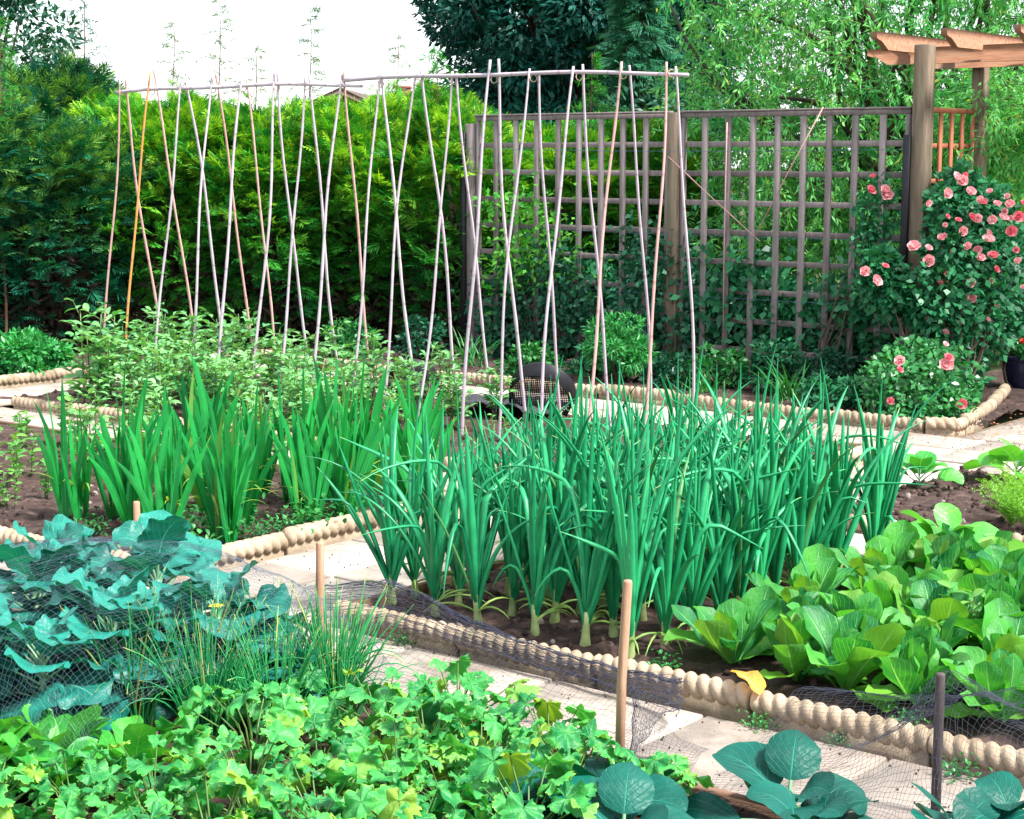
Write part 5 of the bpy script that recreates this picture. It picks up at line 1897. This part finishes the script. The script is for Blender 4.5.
# fallen petals and crumbs on the curved paving
g = Geo()
R = np.random.default_rng(1470)
m = 260
uu, vv = R.normal(-4.35, .22, m), R.uniform(9.7, 11.6, m)
P = np.array([uv(a, b, R.uniform(.006, .012)) for a, b in zip(uu, vv)])
d = rnd_dir(m) * [1, 1, .15]
diamonds(g, P, d, rnd_dir(m) * .3 + [0, 0, 1], R.uniform(.015, .035, m), R.uniform(.01, .02, m))
tag(g.obj('fallen_petals', M['terracotta']), 'dry petals and crumbs scattered on the paving by the roses', 'debris', kind='stuff')

# ------------------------------------------------------------------ house beyond the hedge
def house(x, y, w, dpt, eave, ridge, rot, label, chim=None):
    root = empty('house', (x, y, 0), rot)
    tag(root, label, 'house')
    g = Geo()
    cbox(g, (0, 0, eave / 2), (w / 2, dpt / 2, eave / 2), ch=.01)
    g.obj('wall', M['brick'], root, smooth=False)
    g = Geo()
    o_ = .3
    for t in (0, .12):
        pass
    V = []
    for xx in (-w / 2 - o_, w / 2 + o_):
        V += [(xx, -dpt / 2 - o_, eave), (xx, 0, ridge), (xx, dpt / 2 + o_, eave), (xx, dpt / 2 + o_, eave - .12), (xx, 0, ridge - .14), (xx, -dpt / 2 - o_, eave - .12)]
    Q = [[i, (i + 1) % 6, 6 + (i + 1) % 6, 6 + i] for i in range(6)] + [[0, 1, 4, 5], [1, 2, 3, 4], [6, 7, 10, 11], [7, 8, 9, 10]]
    g.add(V, Q)
    rf = g.obj('roof', M['rooftile'], root, smooth=False)
    for s in (-1, 1):
        g = Geo()
        a_, b_ = s * w / 2, s * (w / 2 - .2)
        tri = [(-dpt / 2, eave - .13), (dpt / 2, eave - .13), (.02, ridge - .16), (-.02, ridge - .16)]
        g.add([(a_, p, q) for p, q in tri] + [(b_, p, q) for p, q in tri], [[0, 1, 2, 3], [4, 5, 6, 7]] + [[k, (k + 1) % 4, 4 + (k + 1) % 4, 4 + k] for k in range(4)])
        g.obj('gable', M['brick'], root, smooth=False)
    for k in (-1, 1):
        f_ = Geo()
        cbox(f_, (k * w / 4, -dpt / 2 - .01, eave * .55), (.6, .04, .55), ch=.01)
        wd = f_.obj('window', M['render'], root, smooth=False)
        p_ = Geo()
        cbox(p_, (k * w / 4, -dpt / 2 - .055, eave * .55), (.52, .01, .47), ch=.004)
        p_.obj('pane', M['glass'], wd, smooth=False)
    if chim:
        g = Geo()
        lx, ly, zc, hz = chim
        cbox(g, (lx, ly, zc), (.22, .17, hz), ch=.01)
        cbox(g, (lx, ly, zc + hz + .03), (.25, .2, .03), ch=.01)
        g.obj('chimney', M['brick'], rf, smooth=False)


house(-10.2, 44., 7., 6., 1.9, 3.22, PI / 2 + .06, 'house beyond the hedge, only its grey-brown roof slope showing')
house(-4.1, 48., 7., 6., 1.9, 3.4, PI / 2 - .05, 'brick house beyond the hedge with its chimney against the dark tree', chim=(-2.2, -1.42, 2.88, .55))

# ------------------------------------------------------------------ light, sky, camera
w = bpy.data.worlds.new('World')
SC.world = w
w.use_nodes = True
nt = w.node_tree
nt.nodes.clear()
sky = nt.nodes.new('ShaderNodeTexSky')
sky.sky_type = 'NISHITA'
sky.sun_disc = False
SUN = Vector((.52, -.30, .80)).normalized()
el = math.asin(SUN.z)
sky.sun_elevation = el
sky.sun_rotation = math.atan2(SUN.x, SUN.y)
sky.altitude = 50
sky.air_density = 1.0
sky.dust_density = 1.5
sky.ozone_density = 1.0
bg = nt.nodes.new('ShaderNodeBackground')
bg.inputs['Strength'].default_value = .112
out = nt.nodes.new('ShaderNodeOutputWorld')
# thin bright cloud cover over the blue
tcw = nt.nodes.new('ShaderNodeTexCoord')
cn = noise_n(nt, tcw.outputs['Generated'], 2.2, 5, .55)
cf = mth(nt, 'ADD', mth(nt, 'MULTIPLY', cn, .9), .22, True)
nt.links.new(mixc(nt, cf, sky.outputs[0], (5.2, 5.35, 5.6)), bg.inputs[0])
nt.links.new(bg.outputs[0], out.inputs[0])

sl = bpy.data.lights.new('sun', 'SUN')
sl.energy = 3.5
sl.angle = math.radians(11.0)
sl.color = (1, .97, .92)
so = bpy.data.objects.new('sun', sl)
COL.objects.link(so)
so.rotation_mode = 'QUATERNION'
so.rotation_quaternion = SUN.to_track_quat('Z', 'Y')

cam = bpy.data.cameras.new('camera')
cam.sensor_width = 36
cam.lens = 1750 / 1024 * 36
cam.clip_end = 1000
cam.clip_start = .05
co = bpy.data.objects.new('camera', cam)
COL.objects.link(co)
co.location = (0, 0, 1.7)
co.rotation_euler = (PI / 2 - math.atan(253 / 1750), 0, 0)
cam.dof.use_dof = False
SC.camera = co

SC.view_settings.view_transform = 'Standard'
SC.view_settings.look = 'None'
SC.view_settings.exposure = 1.72
SC.view_settings.gamma = 1
SC.view_settings.use_curve_mapping = False
SC.render.engine = 'CYCLES'
SC.cycles.max_bounces = 6
SC.cycles.diffuse_bounces = 3
SC.cycles.glossy_bounces = 2
SC.cycles.transmission_bounces = 3
SC.cycles.use_denoising = True
